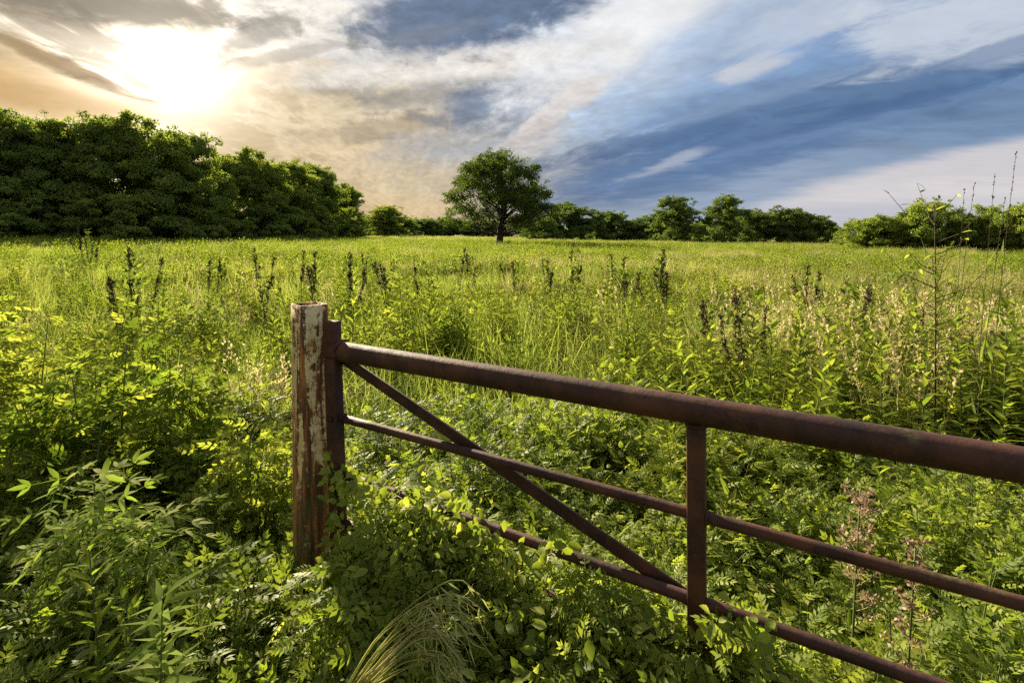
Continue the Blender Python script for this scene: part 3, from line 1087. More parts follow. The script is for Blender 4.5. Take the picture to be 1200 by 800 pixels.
def scatter(name, label, cat, protos, P, rot, scl, idx):
    """one stuff object: prototypes instanced on points by geometry nodes"""
    coll = bpy.data.collections.new(name + '_kinds')
    for i, o in enumerate(protos):
        o.name = '%s_kind_%02d' % (name, i)
        coll.objects.link(o)
    me = bpy.data.meshes.new(name)
    n = len(P)
    me.vertices.add(n)
    me.vertices.foreach_set('co', P.astype(np.float32).ravel())
    for an, ty, arr, key in (('rot', 'FLOAT_VECTOR', rot, 'vector'), ('scl', 'FLOAT_VECTOR', scl, 'vector'), ('idx', 'INT', idx, 'value')):
        at = me.attributes.new(an, ty, 'POINT')
        at.data.foreach_set(key, np.ascontiguousarray(arr).ravel().astype(np.int32 if ty == 'INT' else np.float32))
    o = link(name, me)
    ng = bpy.data.node_groups.new(name + '_nodes', 'GeometryNodeTree')
    ng.interface.new_socket('Geometry', in_out='INPUT', socket_type='NodeSocketGeometry')
    ng.interface.new_socket('Geometry', in_out='OUTPUT', socket_type='NodeSocketGeometry')
    gi = ng.nodes.new('NodeGroupInput')
    go = ng.nodes.new('NodeGroupOutput')
    m2p = ng.nodes.new('GeometryNodeMeshToPoints')
    iop = ng.nodes.new('GeometryNodeInstanceOnPoints')
    ci = ng.nodes.new('GeometryNodeCollectionInfo')
    ci.inputs['Collection'].default_value = coll
    ci.inputs['Separate Children'].default_value = True
    ci.inputs['Reset Children'].default_value = True
    ng.links.new(gi.outputs[0], m2p.inputs['Mesh'])
    ng.links.new(m2p.outputs[0], iop.inputs['Points'])
    ng.links.new(ci.outputs[0], iop.inputs['Instance'])
    iop.inputs['Pick Instance'].default_value = True

    def attr(nm, ty, sock):
        a = ng.nodes.new('GeometryNodeInputNamedAttribute')
        a.data_type = ty
        a.inputs['Name'].default_value = nm
        ng.links.new(a.outputs['Attribute'], sock)
    attr('rot', 'FLOAT_VECTOR', iop.inputs['Rotation'])
    attr('scl', 'FLOAT_VECTOR', iop.inputs['Scale'])
    attr('idx', 'INT', iop.inputs['Instance Index'])
    ng.links.new(iop.outputs[0], go.inputs[0])
    md = o.modifiers.new('scatter', 'NODES')
    md.node_group = ng
    tag(o, label, cat, kind='stuff')
    return o


def wedge(rng, y0, y1, dens, k=1.12, m=1.3):
    n = int(dens * (k * (y1 ** 2 - y0 ** 2) + 2 * m * (y1 - y0)))
    # area-uniform in the wedge |x| < k y + m
    y = rng.uniform(y0, y1, n * 3)
    keep = rng.uniform(0, 1, n * 3) < (k * y + m) / (k * y1 + m)
    y = y[keep][:n]
    x = rng.uniform(-1, 1, len(y)) * (k * y + m)
    return x, y


def pts3(x, y, dz=0.0):
    return np.stack([x, y, ground_z(x, y) + dz], 1)


def patchy(x, y, s, ph):
    return (np.sin(x * s + ph) * np.sin(y * s * 0.83 + 1.7 * ph) + 0.6 * np.sin(x * s * 2.3 - y * s * 1.9 + ph)
            + 0.4 * np.sin(x * s * 4.1 + y * s * 3.7 + 2 * ph)) / 2.0 + 0.5


def rot_scl(rng, n, s0, s1, tilt=0.12, sz=None):
    rot = np.stack([rng.normal(0, tilt, n), rng.normal(0, tilt, n), rng.uniform(0, 6.28, n)], 1)
    s = rng.uniform(s0, s1, n)
    scl = np.stack([s, s, s if sz is None else s * sz], 1)
    return rot, scl


GATE_A = Vector((-0.56, 1.585, 0))
GATE_D = Vector((1.39, -0.75, 0)).normalized()
GATE_N = Vector((GATE_D.y, -GATE_D.x, 0))         # towards the camera side


def gate_side(x, y):
    """metres in front of (positive) or behind the gate line"""
    return (x - GATE_A.x) * GATE_N.x + (y - GATE_A.y) * GATE_N.y


def meadow():
    rng = np.random.default_rng(11)
    # --- grass tufts near, mid, far
    near, far = [], []
    for i in range(4):
        mb = MB()
        blades(mb, rng, 46, 0.26, 0.60, 0.15, 0.0034, 0.8, (0.45, 0.18))
        if i >= 2:
            seed_heads(mb, rng, 4, 0.45, 0.72, 0.12, 1)
        near.append(lib_obj('g', mb.mesh('grass_tuft', [M_GRASS, M_STRAW])))
    for i in range(4):
        mb = MB()
        blades(mb, rng, 130, 0.22, 0.58, 0.55, 0.009, 0.8, (0.5, 0.2), segs=2)
        if i % 2:
            blades(mb, rng, 55, 0.36, 0.70, 0.5, 0.006, 0.5, (0.5, 0.25), mat=1, segs=2)
        far.append(lib_obj('g', mb.mesh('grass_patch', [M_GRASS, M_STRAW])))
    X, Y, S, I = [], [], [], []
    for (y0, y1, dens, s0, s1, fr) in ((1.2, 3.0, 14, .8, 1.15, 0), (3, 8, 11, .7, 1.15, 0), (8, 18, 6, .7, 1.2, 0),
                                       (14, 45, 4.0, .8, 1.25, 1), (45, 110, 1.1, 1.1, 1.7, 1), (110, 235, 0.35, 1.5, 2.2, 1)):
        x, y = wedge(rng, y0, y1, dens)
        n = len(x)
        k = rng.integers(0, 2, n) * 2 + 4 + (patchy(x, y * 1.7, 0.17, 1.3) + 0.35 * np.clip(x / (y + 1), -1, 1) > rng.uniform(0.45, 0.95, n))
        if not fr:      # seeding grass mostly to the right and in patches
            pat = patchy(x, y, 0.5, 1.0) + 0.12 * np.clip(x / (y + 1), -1, 1) * 3
            k = np.where(pat > 0.85, rng.integers(2, 4, n), rng.integers(0, 2, n))
        X.append(x); Y.append(y); S.append(rng.uniform(s0, s1, n)); I.append(k)
    X, Y, S, I = map(np.concatenate, (X, Y, S, I))
    keep = ((gate_side(X, Y) < -0.35) & (Y > 2.5 + 0.5 * patchy(X, Y, 1.9, 0.2)) & ((X > -1.15) | (Y > 2.9))) | (Y > 4)
    hgt = 0.62 + 0.42 * patchy(X, Y, 0.9, 2.0) + 0.55 * (patchy(X, Y * 1.6, 0.27, 0.4) - 0.15) + rng.normal(0, 0.12, len(X))
    hgt = np.clip(hgt, 0.35, 1.7)
    X, Y, S, I, hgt = X[keep], Y[keep], S[keep], I[keep], hgt[keep]
    rot, _ = rot_scl(rng, len(X), 1, 1, 0.10)
    scl = np.stack([S, S, S * np.where(I > 3, hgt / np.maximum(S, 1) ** 0.8, hgt)], 1)
    scatter('meadow_grass', 'tall green meadow grass covering the whole field', 'grass', near + far, pts3(X, Y), rot, scl, I)

    # --- leafy meadow weeds between the grass
    forbs = []
    for i in range(3):
        mbs = [goldenrod(rng, rng.uniform(0.5, 0.8)) for _ in range(3)]
        forbs.append(lib_obj('f', multi(mbs, [(0, 0, 1), (0.09, 0.04, 0.85), (-0.05, 0.09, 0.7)]).mesh('weed_stems', [M_FORB, M_STEM])))
    for i in range(3):
        mb = multi([ragweed(rng, rng.uniform(.5, .75), (0.6, 0.2)) for _ in range(3)], [(0, 0, 1), (0.13, 0.05, .9), (-0.07, 0.12, .85)])
        forbs.append(lib_obj('f', mb.mesh('weed_heap', [M_FORB, M_STEM])))
    for i in range(3):
        mb = leafy_clump(rng, 170, 0.26, (0.56, 0.46, 0.66)[i], (LANCE, LEAFLET, LANCE)[i], 0.035, 0.075, (0.65, 0.22))
        forbs.append(lib_obj('f', mb.mesh('small_leaved_weed', [M_FORB, M_STEM])))
    mb = MB()
    for _ in range(12):
        P, D, N, L = spiral_leaves(rng.uniform(.4, .62), 16, 0.09, 0.05, rng=rng)
        P = P + np.array([rng.normal(0, .2), rng.normal(0, .2), 0])
        mb.batch(SIMPLE, frames(D, N, L * 1.1, L * 0.7), P, np.clip(rng.normal(.5, .2, 16), 0, 1))
    forbs.append(lib_obj('f', mb.mesh('far_weeds', [M_FORB, M_STEM])))
    mb = leafy_clump(rng, 320, 0.5, 0.78, SIMPLE, 0.05, 0.11, (0.6, 0.25))
    forbs.append(lib_obj('f', mb.mesh('dark_weed_patch', [M_FARTREE, M_STEM])))
    X, Y, S, I = [], [], [], []
    x, y = wedge(rng, 6, 90, 0.4)
    ok = patchy(x, y * 2.4, 0.24, 5.0) > rng.uniform(0.6, 1.0, len(x))
    x, y = x[ok], y[ok]
    X.append(x); Y.append(y); S.append(rng.uniform(.7, 1.3, len(x))); I.append(np.full(len(x), 10))
    for (y0, y1, dens) in ((1.4, 3.2, 20), (3.2, 9, 15), (9, 24, 8.0)):
        x, y = wedge(rng, y0, y1, dens)
        pat = patchy(x, y, 0.8, 4.0)
        ok = pat > rng.uniform(-0.3, 0.75, len(x))
        x, y = x[ok], y[ok]
        X.append(x); Y.append(y); S.append(rng.uniform(.55, 1.2, len(x)) * (0.8 + 0.35 * patchy(x, y, 0.6, 2.2))); I.append(rng.choice(9, len(x), p=[.06, .06, .06, .11, .11, .12, .18, .14, .16]))
    x, y = wedge(rng, 18, 80, 1.3)
    X.append(x); Y.append(y); S.append(rng.uniform(.9, 1.6, len(x))); I.append(np.full(len(x), 9))
    # taller clumps that break up the meadow
    x, y = wedge(rng, 3.6, 20, 2.2)
    ok = patchy(x, y, 0.55, 2.9) + 0.22 * np.clip(x / (y + 1), -1, 1) > rng.uniform(0.72, 1.1, len(x))
    x, y = x[ok], y[ok]
    X.append(x); Y.append(y); S.append(rng.uniform(1.1, 1.6, len(x))); I.append(rng.choice([0, 1, 2, 3, 4, 5, 8], len(x)))
    # richer stand behind the gate on the right
    n = 170
    x = rng.uniform(0.7, 4.4, n); y = 2.2 + 0.35 * (x - 0.9) + rng.uniform(0, 2.2, n)
    X.append(x); Y.append(y); S.append(rng.uniform(.9, 1.4, n)); I.append(rng.integers(0, 6, n))
    X, Y, S, I = map(np.concatenate, (X, Y, S, I))
    keep = (gate_side(X, Y) < -0.3) & ((X > -1.15) | (Y > 2.9)) | (Y > 4)
    X, Y, S, I = X[keep], Y[keep], S[keep], I[keep]
    rot, scl = rot_scl(rng, len(X), 1, 1, 0.12)
    scatter('meadow_weeds', 'leafy green weeds growing thickly through the meadow grass', 'weeds', forbs, pts3(X, Y), rot, scl * S[:, None], I)

    # --- dry straw in patches
    dry = []
    for i in range(3):
        mb = MB()
        blades(mb, rng, 26, 0.3, 0.62, 0.16, 0.0022, 0.7, (0.6, 0.2), segs=3)
        seed_heads(mb, rng, 7, 0.45, 0.75, 0.16, 0, 0.008, 0.16, (0.65, 0.2))
        dry.append(lib_obj('d', mb.mesh('straw', [M_STRAW])))
    x, y = wedge(rng, 2.6, 26, 1.1)
    pat = patchy(x, y, 0.45, 0.3) + 0.25 * (x / (y + 1) - 0.25)
    ok = (pat > rng.uniform(0.52, 1.15, len(x))) & (gate_side(x, y) < -1.0)
    x, y = x[ok], y[ok]
    xr = rng.uniform(2.0, 5.5, 90)
    x = np.concatenate([x, xr]); y = np.concatenate([y, 0.75 * xr + rng.uniform(0.9, 4.0, 90)])
    rot, scl = rot_scl(rng, len(x), .9, 1.5, 0.18)
    scatter('dry_meadow_grass', 'pale dry straw grass showing in patches across the meadow', 'dry grass', dry, pts3(x, y), rot, scl,
            rng.integers(0, 3, len(x)))


meadow()


# ------------------------------------------------------------------ leafy ground cover round the gate
def cover_height(x, y):
    h = 0.58 + 0.20 * (patchy(x, y, 2.6, 0.7) - 0.5)
    h = h + 0.10 * np.exp(-(((x + 0.10) / 0.36) ** 2 + ((y - 1.40) / 0.25) ** 2))
    h = h - 0.16 * np.exp(-(((x + 0.85) / 0.26) ** 2 + ((y - 1.02) / 0.24) ** 2))
    h = h - 0.10 * np.exp(-(((x + 0.2) / 0.25) ** 2 + ((y - 0.98) / 0.2) ** 2))
    h = h - 0.16 * np.exp(-(((x + 0.85) / 0.22) ** 2 + ((y - 1.75) / 0.25) ** 2))
    h = h - 0.12 * np.exp(-(((x + 0.55) / 0.16) ** 2 + ((y - 1.40) / 0.15) ** 2))
    return h


def ground_cover():
    rng = np.random.default_rng(5)
    kinds = []
    for i in range(5):
        kinds.append(lib_obj('c', ragweed(rng, 0.6, (0.5, 0.24), None, 0.95).mesh('cut_leaf_weed', [M_VINE, M_STEM])))
    for i in range(2):
        mb = multi([goldenrod(rng, rng.uniform(0.5, 0.6), 40), goldenrod(rng, 0.45, 30)], [(0, 0, 1), (0.06, 0.03, 0.9)])
        kinds.append(lib_obj('c', mb.mesh('lance_leaf_weed', [M_VINE, M_STEM])))
    for i in range(2):
        kinds.append(lib_obj('c', leafy_clump(rng, 90, 0.16, 0.11, OVATE, 0.018, 0.042, (0.45, 0.28)).mesh('vine_heap', [M_VINE, M_STEM])))
    for i in range(2):
        kinds.append(lib_obj('c', leafy_clump(rng, 70, 0.16, 0.12, LOBED if i else LOBED3, 0.026, 0.056, (0.5, 0.28)).mesh('vine_heap', [M_VINE, M_STEM])))
    mb = MB()
    blades(mb, rng, 22, 0.3, 0.6, 0.05, 0.0022, 0.8, (0.35, 0.2))
    kinds.append(lib_obj('c', mb.mesh('long_grass', [M_GRASS])))
    mb = MB()
    blades(mb, rng, 14, 0.15, 0.5, 0.12, 0.0016, 1.2, (0.3, 0.2))
    kinds.append(lib_obj('c', mb.mesh('dead_stems', [M_STRAW])))
    for i in range(2):
        kinds.append(lib_obj('c', leafy_clump(rng, 80, 0.16, 0.12, CUT3 if i else CUT, 0.035, 0.068, (0.5, 0.28)).mesh('cut_leaf_heap', [M_VINE, M_STEM])))
    n = 5200
    x = rng.uniform(-3.6, 3.6, n)
    y = rng.uniform(0.42, 3.4, n)
    lim = 1.25 * y + 0.9
    side = gate_side(x, y)
    ok = (np.abs(x) < lim) & (np.hypot(x, y) > 0.40) & (side > -2.0) & (y < 3.2)
    x, y = x[ok], y[ok]
    n = len(x)
    h = cover_height(x, y)
    up = rng.uniform(0, 1, n) < 0.62                   # rooted upright weeds, else low heaps of vine
    kk = np.where(up, rng.choice([0, 1, 2, 3, 4, 5, 6, 11], n, p=[.17, .17, .17, .16, .16, .06, .06, .05]),
                  rng.choice([7, 8, 9, 10, 12, 13, 14], n, p=[.16, .16, .12, .10, .06, .20, .20]))
    lay = rng.uniform(0.1, 0.85, n)
    z = ground_z(x, y) + np.where(up | (kk == 12), 0.0, np.clip(h - 0.12, 0.05, None) * lay)
    rot, scl = rot_scl(rng, n, .8, 1.2, 0.16)
    f = np.clip(h / 0.6 * rng.uniform(0.72, 1.12, n), 0.4, 1.3)
    scl[:, 2] = np.where(up, f, scl[:, 2])
    # vines heaped against the low rails, thick by the hinge end
    m = 260
    L = rng.uniform(0.10, 1.25, m)
    sd_ = rng.uniform(-0.05, 0.20, m)
    gx = GATE_A.x + GATE_D.x * L + GATE_N.x * sd_
    gy = GATE_A.y + GATE_D.y * L + GATE_N.y * sd_
    topz = np.where(L < 0.42, np.interp(L, [0.1, 0.2, 0.3, 0.42], [0.48, 0.62, 0.80, 0.86]), 0.70 + 0.05 * np.sin(L * 17)) - 0.4 * np.clip(sd_, 0, 1)
    r2, s2 = rot_scl(rng, m, .7, 1.0, 0.3)
    P = np.concatenate([np.stack([x, y, z], 1), np.stack([gx, gy, ground_z(gx, gy) + topz * rng.uniform(0.72, 1.0, m) - 0.05], 1)])
    scatter('weedy_ground_cover', 'dense tangle of green feathery weeds and vines around and under the gate', 'ground cover', kinds,
            P, np.concatenate([rot, r2]), np.concatenate([scl, s2]), np.concatenate([kk, rng.choice([7, 8, 13, 14], m, p=[.25, .25, .25, .25])]))


ground_cover()

# ------------------------------------------------------------------ gate post
def build_post():
    c = W(358.5, 400, 1.62)
    x, y = c.x, c.y
    g = gz(x, y)
    top = W(358, 356, 1.62).z
    e = link('gate_post', None, None, (x, y, g))
    tag(e, 'square rusty steel gate post with flaking cream paint and open top', 'gate post')
    e.rotation_euler = (0, math.radians(0.6), 0)
    H = top - g
    s, rr, wall = 0.0435, 0.009, 0.005

    def ring(half, r, z, n=4):
        pts = []
        for q in range(4):
            cx, cy = ((half - r) * (1 if q in (0, 3) else -1), (half - r) * (1 if q in (0, 1) else -1))
            for i in range(n + 1):
                a = q * math.pi / 2 + i / n * math.pi / 2
                pts.append((cx + r * math.cos(a), cy + r * math.sin(a), z))
        return pts
    th = math.radians(46)
    mb = MB()
    zs = list(np.linspace(-0.4, H, 24))
    rows = [ring(s, rr, z) for z in zs] + [ring(s - wall, rr - 0.004, H), ring(s - wall, rr - 0.004, H - 0.25)]
    n = len(rows[0])
    V, F = [], []
    for r in rows:
        V += [(p[0] * math.cos(th) - p[1] * math.sin(th), p[0] * math.sin(th) + p[1] * math.cos(th), p[2]) for p in r]
    for i in range(len(rows) - 1):
        for j in range(n):
            a, b = i * n + j, i * n + (j + 1) % n
            F += [(a, b, b + n), (a, b + n, a + n)]
    mb.raw(V, F)
    o = link('post_tube', mb.mesh('post_tube', M_POST), e)
    me = o.data
    # hinge lugs on the gate side
    for zz in (H - 0.16, 0.62):
        mb = MB()
        mb.tube([(s * 1.1, 0.0, zz), (s + 0.032, -0.004, zz)], 0.012, 8)
        link('hinge_pin', mb.mesh('hinge_pin', M_RUST, True), e)
    return e


build_post()

# ------------------------------------------------------------------ gate
def gate_point(px, py):
    """point in the gate's upright plane seen at a photo pixel"""
    d = ray(px, py)
    n = GATE_N
    o = Vector((0, 0, CAMZ))
    t = (GATE_A - o).dot(n) / d.dot(n)
    return o + d * t


def bar(mb, a, b, w, t, up=None):
    """rectangular bar from a to b: w across (in gate plane), t through"""
    a, b = Vector(a), Vector(b)
    y = (b - a).normalized()
    nrm = GATE_N.copy()
    x = y.cross(nrm).normalized()
    V = []
    for p in (a, b):
        for sx, sn in ((-1, -1), (1, -1), (1, 1), (-1, 1)):
            V.append(p + x * sx * w / 2 + nrm * sn * t / 2)
    F = []
    for q in ((0, 1, 2, 3), (7, 6, 5, 4), (0, 4, 5, 1), (1, 5, 6, 2), (2, 6, 7, 3), (3, 7, 4, 0)):
        F += [(q[0], q[1], q[2]), (q[0], q[2], q[3])]
    mb.raw([tuple(v) for v in V], F)


def bevelled(mb, name, parent, origin, mat=M_RUST, width=0.003):
    mb.v = [v - np.array(origin) for v in mb.v]
    me = mb.mesh(name, mat)
    o = link(name, me, parent)
    b = o.modifiers.new('bevel', 'BEVEL')
    b.width = width
    b.segments = 2
    b.limit_method = 'ANGLE'
    return o


def build_gate():
    org = Vector((GATE_A.x, GATE_A.y, gz(GATE_A.x, GATE_A.y)))
    e = link('pipe_gate', None, None, org)
    tag(e, 'rusty brown steel pipe gate sloping across the overgrown weeds', 'gate')
    LEN = 3.1
    end = GATE_A + GATE_D * LEN
    O = np.array(org)

    def tube(name, p, q, r, sides=20, nseg=26, sag=0.0):
        mb = MB()
        u = np.linspace(0, 1, nseg)[:, None]
        pts = (1 - u) * np.array(p) + u * np.array(q)
        pts[:, 2] -= sag * np.sin(u[:, 0] * math.pi)
        mb.tube(pts - O, r, sides)
        o = link(name, mb.mesh(name, M_RUST, False), e)
        for pl in o.data.polygons:
            pl.use_smooth = len(pl.vertices) == 3 and abs(pl.normal.dot(GATE_D)) < 0.9
        return o

    def at_len(pa, pb):
        """line through two gate-plane points extended to the far end"""
        d = pb - pa
        L0 = (pa - GATE_A).dot(GATE_D)
        L1 = (pb - GATE_A).dot(GATE_D)
        return pa + d * ((LEN - L0) / (L1 - L0))
    # top rail
    a, b = gate_point(385, 409), gate_point(1200, 545)
    tube('top_rail', a, at_len(a, b), 0.0300, 30, 41)
    # three lower rails
    for (p1, p2, r) in (((402, 490), (1195, 706), 0.0125), ((402, 556), (1075, 795), 0.0132), ((402, 612), (930, 800), 0.0132)):
        a, b = gate_point(*p1), gate_point(*p2)
        tube('lower_rail', a, at_len(a, b), r, 16)
    # uprights
    mb = MB()
    p, q = gate_point(389, 376), gate_point(398, 660)
    lean = (q - p)
    bar(mb, p, p + lean * 1.15, 0.046, 0.034)
    bevelled(mb, 'hinge_stile', e, O)
    for px, top, bot in ((816, 492, 752),):
        p, q = gate_point(px, top), gate_point(px + 1, bot)
        mb = MB()
        bar(mb, p, q, 0.037, 0.030)
        bevelled(mb, 'upright', e, O)
        # weld bead where it meets the top rail
        mb = MB()
        u = np.linspace(0, 2 * math.pi, 22)
        c = p + Vector((0, 0, -0.010))
        pts = np.array([np.array(c) + np.array(GATE_D) * 0.021 * math.cos(t) + np.array(GATE_N) * 0.018 * math.sin(t) for t in u])
        pts[:, 2] += np.random.default_rng(1).normal(0, 0.0012, len(pts))
        mb.tube(pts - O, 0.004, 6)
        link('weld_bead', mb.mesh('weld_bead', M_RUST, True), e)
    wr = np.random.default_rng(9)
    for (px, py, rr_) in ((398, 410, 0.031), (400, 490, 0.0135), (401, 557, 0.0142), (816, 603, 0.0135), (816, 711, 0.0142)):
        c = gate_point(px, py)
        u = np.linspace(0, 2 * math.pi, 20)
        pts = np.array([np.array(c) + np.array((0, 0, 1.0)) * rr_ * math.cos(t) + np.array(GATE_N) * rr_ * math.sin(t) for t in u])
        pts = pts + np.array(GATE_D)[None] * (0.012 if px < 500 else 0.021) + wr.normal(0, 0.0012, pts.shape)
        mb = MB()
        mb.tube(pts - O, 0.0038, 6)
        link('weld_bead', mb.mesh('weld_bead', M_RUST, True), e)
    mb = MB()
    p = gate_point(1200, 545)
    tp = Vector((end.x, end.y, p.z + 0.05))
    bar(mb, tp, tp - Vector((0, 0, 0.75)), 0.046, 0.034)
    bevelled(mb, 'latch_stile', e, O)
    # diagonal flat bar
    mb = MB()
    p, q = gate_point(394, 420), gate_point(812, 712)
    off = -GATE_N * 0.020
    bar(mb, p + off, q + off, 0.033, 0.008)
    bevelled(mb, 'diagonal_brace', e, O, width=0.0015)
    # hinge strap and bolt on the stile
    mb = MB()
    p = gate_point(386, 408)
    bar(mb, p - GATE_D * 0.055 - GATE_N * 0.022, p + GATE_D * 0.03 - GATE_N * 0.022, 0.03, 0.006)
    bevelled(mb, 'hinge_strap', e, O, width=0.001)
    mb = MB()
    p = gate_point(393, 489) + GATE_N * 0.016
    mb.tube([np.array(p) - O, np.array(p + GATE_N * 0.009) - O], 0.009, 6)
    link('bolt_head', mb.mesh('bolt_head', M_RUST), e)
    return e


build_gate()

# ------------------------------------------------------------------ plants that stand out, one thing each
def leaf_mesh(name, tpl, mat, tint):
    mb = MB()
    mb.raw(tpl[0], tpl[1], tint)
    return mb.mesh(name, mat, True)


def put_leaves(parent, meshes, P, D, N, L, Wd=None, rng=R, name='leaf'):
    M = frames(np.asarray(D, float), np.asarray(N, float), np.asarray(L, float), None if Wd is None else np.asarray(Wd, float))
    for i in range(len(P)):
        o = bpy.data.objects.new(name, meshes[int(rng.integers(len(meshes)))])
        o.parent = parent
        m = Matrix.Identity(4)
        for r in range(3):
            for c in range(3):
                m[r][c] = M[i, r, c]
            m[r][3] = P[i][r]
        o.matrix_local = m
        COL.objects.link(o)


LF_LOBED = [leaf_mesh('lobed_leaf', t, M_FORB, v) for t in (LOBED, LOBED3) for v in (0.35, 0.6, 0.85)]
PALELEAF = tpl_pinnate(2, LANCE, 0.72, 0.5, 1.7)
LF_CUT = [leaf_mesh('cut_leaf', t, M_FORB, v) for t in (CUT, CUT3) for v in (0.4, 0.65, 0.9)]
LF_DARK = [leaf_mesh('dark_leaf', LANCE, M_LONE, v) for v in (0.3, 0.6, 0.9)]
LF_LANCE = [leaf_mesh('lance_leaf', LANCE, M_FORB, v) for v in (0.35, 0.6, 0.85)]
LF_NARROW = [leaf_mesh('narrow_leaf', NARROW, M_PALE, v) for v in (0.1, 0.35, 0.6)]
LF_PALE = [leaf_mesh('compound_leaf', PALELEAF, M_PALE, v) for v in (0.15, 0.4, 0.8)]
LF_OVATE = [leaf_mesh('ovate_leaf', OVATE, M_VINE, v) for v in (0.35, 0.6, 0.85)]


def base_at(px, depth):
    p = W(px, HORIZON, depth)
    return Vector((p.x, p.y, gz(p.x, p.y)))


def top_h(px, py, depth):
    p = W(px, py, depth)
    return p.z - gz(p.x, p.y)


def stem_plant(name, label, cat, px, top_y, depth, nleaf, L0, L1, leaves, wide=1.4, group=None, bend=0.05, up=0.5, stem=M_STEM, thick=0.004, z0=0.2):
    rng = np.random.default_rng(int(px * 7 + top_y))
    b = base_at(px, depth)
    h = top_h(px, top_y, depth)
    e = link(name, None, None, b)
    e.rotation_euler = (0, 0, rng.uniform(-0.5, 0.5))
    tag(e, label, cat, group)
    u = np.linspace(0, 1, 8)
    mb = MB()
    mb.tube(np.stack([bend * u ** 2 * h, 0 * u, u * h], 1), np.linspace(thick, thick * 0.35, 8), 6)
    link('stem', mb.mesh('stem', stem, True), e)
    P, D, N, L = spiral_leaves(h, nleaf, L0, L1, rng=rng, bend=bend, z0=z0, up=up)
    put_leaves(e, leaves, P, D, N, L, L * wide, rng)
    return e


def leafy_bush(name, label, px, top_y, depth, width, nstem, nleaf, L0, L1, seed, leaves=LF_LOBED, extra=600):
    """bushy weed: several stems, big lobed leaves one by one, small inner leaves as one mass"""
    rng = np.random.default_rng(seed)
    b = base_at(px, depth)
    h = top_h(px, top_y, depth)
    e = link(name, None, None, b)
    tag(e, label, 'bush')
    tips = []
    for i in range(nstem):
        a = rng.uniform(0, 6.28)
        r = width * math.sqrt(rng.uniform())
        hh = h * rng.uniform(0.72, 1.0) * (1 - 0.35 * (r / width) ** 2)
        tip = np.array([math.cos(a) * r, math.sin(a) * r, hh])
        u = np.linspace(0, 1, 6)[:, None]
        bs = np.array([tip[0] * 0.35, tip[1] * 0.35, 0])
        pts = (1 - u) * bs + u * tip
        pts[:, :2] += (np.sin(u * math.pi) * -0.05) * tip[:2]
        mb = MB()
        mb.tube(pts, np.linspace(0.006, 0.002, 6), 5)
        link('stem', mb.mesh('stem', M_STEM, True), e)
        tips.append(pts)
    def sample(n, lo):
        k = rng.integers(0, nstem, n)
        u = rng.uniform(lo, 1.0, n)
        P = np.array([[np.interp(u[i], np.linspace(0, 1, 6), tips[k[i]][:, c]) for c in range(3)] for i in range(n)])
        az = rng.uniform(0, 6.28, n)
        reach = 0.02 + 0.10 * rng.uniform(0, 1, n)
        out = np.stack([np.cos(az), np.sin(az), rng.normal(0.15, 0.25, n)], 1)
        P = P + out * reach[:, None]
        N = np.array([0, -0.1, 1.0]) + out * 0.3 + rng.normal(0, 0.55, (n, 3))
        return P, out, N
    P, D, N = sample(nleaf, 0.35)
    put_leaves(e, leaves, P, D, N, rng.uniform(L0, L1, nleaf), None, rng)
    P, D, N = sample(extra, 0.12)
    mb = MB()
    L = rng.uniform(L0 * 0.6, L1 * 0.8, extra)
    mb.batch(CUT3, frames(D, N, L * 1.2), P, np.clip(rng.normal(0.55, 0.24, extra), 0, 1))
    o = link('inner_leaves', mb.mesh('inner_leaves', M_FORB, True), e)
    o['kind'] = 'stuff'
    return e


BL = LF_CUT + LF_LOBED
for a in (('large sunlit leafy weed bush nearest the post, yellow green and rounded', 185, 384, 2.35, 0.40, 18, 280, 0.06, 0.10, 41, 1500),
          ('sunlit leafy weed bush second from the post, as tall as it', 108, 388, 2.2, 0.38, 16, 230, 0.06, 0.10, 45, 1300),
          ('tall shaded leafy weed bush at the frame edge below the field', 8, 340, 2.7, 0.42, 16, 220, 0.06, 0.10, 42, 1300),
          ('lower leafy weed bush between the sunlit bushes and the frame edge', 52, 440, 1.95, 0.36, 14, 200, 0.05, 0.085, 43, 1100),
          ('low yellow green leafy weed bush beside the dry tuft and post', 262, 478, 2.0, 0.25, 10, 140, 0.045, 0.075, 44, 700)):
    leafy_bush('leafy_weed_bush', *a[:9], a[9], BL, a[10])


def pale_weed():
    rng = np.random.default_rng(71)
    d = 1.42
    b = base_at(105, d)
    h = top_h(95, 562, d)
    e = link('pale_compound_weed', None, None, b)
    tag(e, 'pale green weed with drooping feather-shaped leaves, low beside the frame edge', 'weed')
    for i in range(3):
        mb = MB()
        u = np.linspace(0, 1, 7)[:, None]
        tip = np.array([[-0.03, 0.02, h], [0.13, 0.04, h * 0.86], [-0.14, 0.03, h * 0.84]][i])
        pts = u * tip
        mb.tube(pts, np.linspace(0.006, 0.002, 7), 6)
        link('stem', mb.mesh('stem', M_STEM, True), e)
        n = (120, 90, 84)[i]
        uu = rng.uniform(0.45, 1.0, n) ** 0.8
        P = uu[:, None] * tip + rng.normal(0, 0.05, (n, 3)) * np.array([1, 1, .5])
        az = rng.uniform(0, 6.28, n)
        el = rng.uniform(-0.25, 0.35, n) + 0.5 * (uu - 0.8)
        D = np.stack([np.cos(az) * np.cos(el), np.sin(az) * np.cos(el), np.sin(el)], 1)
        N = np.array([0, -0.15, 1.0]) + rng.normal(0, 0.4, (n, 3))
        put_leaves(e, LF_PALE, P, D, N, rng.uniform(0.055, 0.10, n), None, rng)


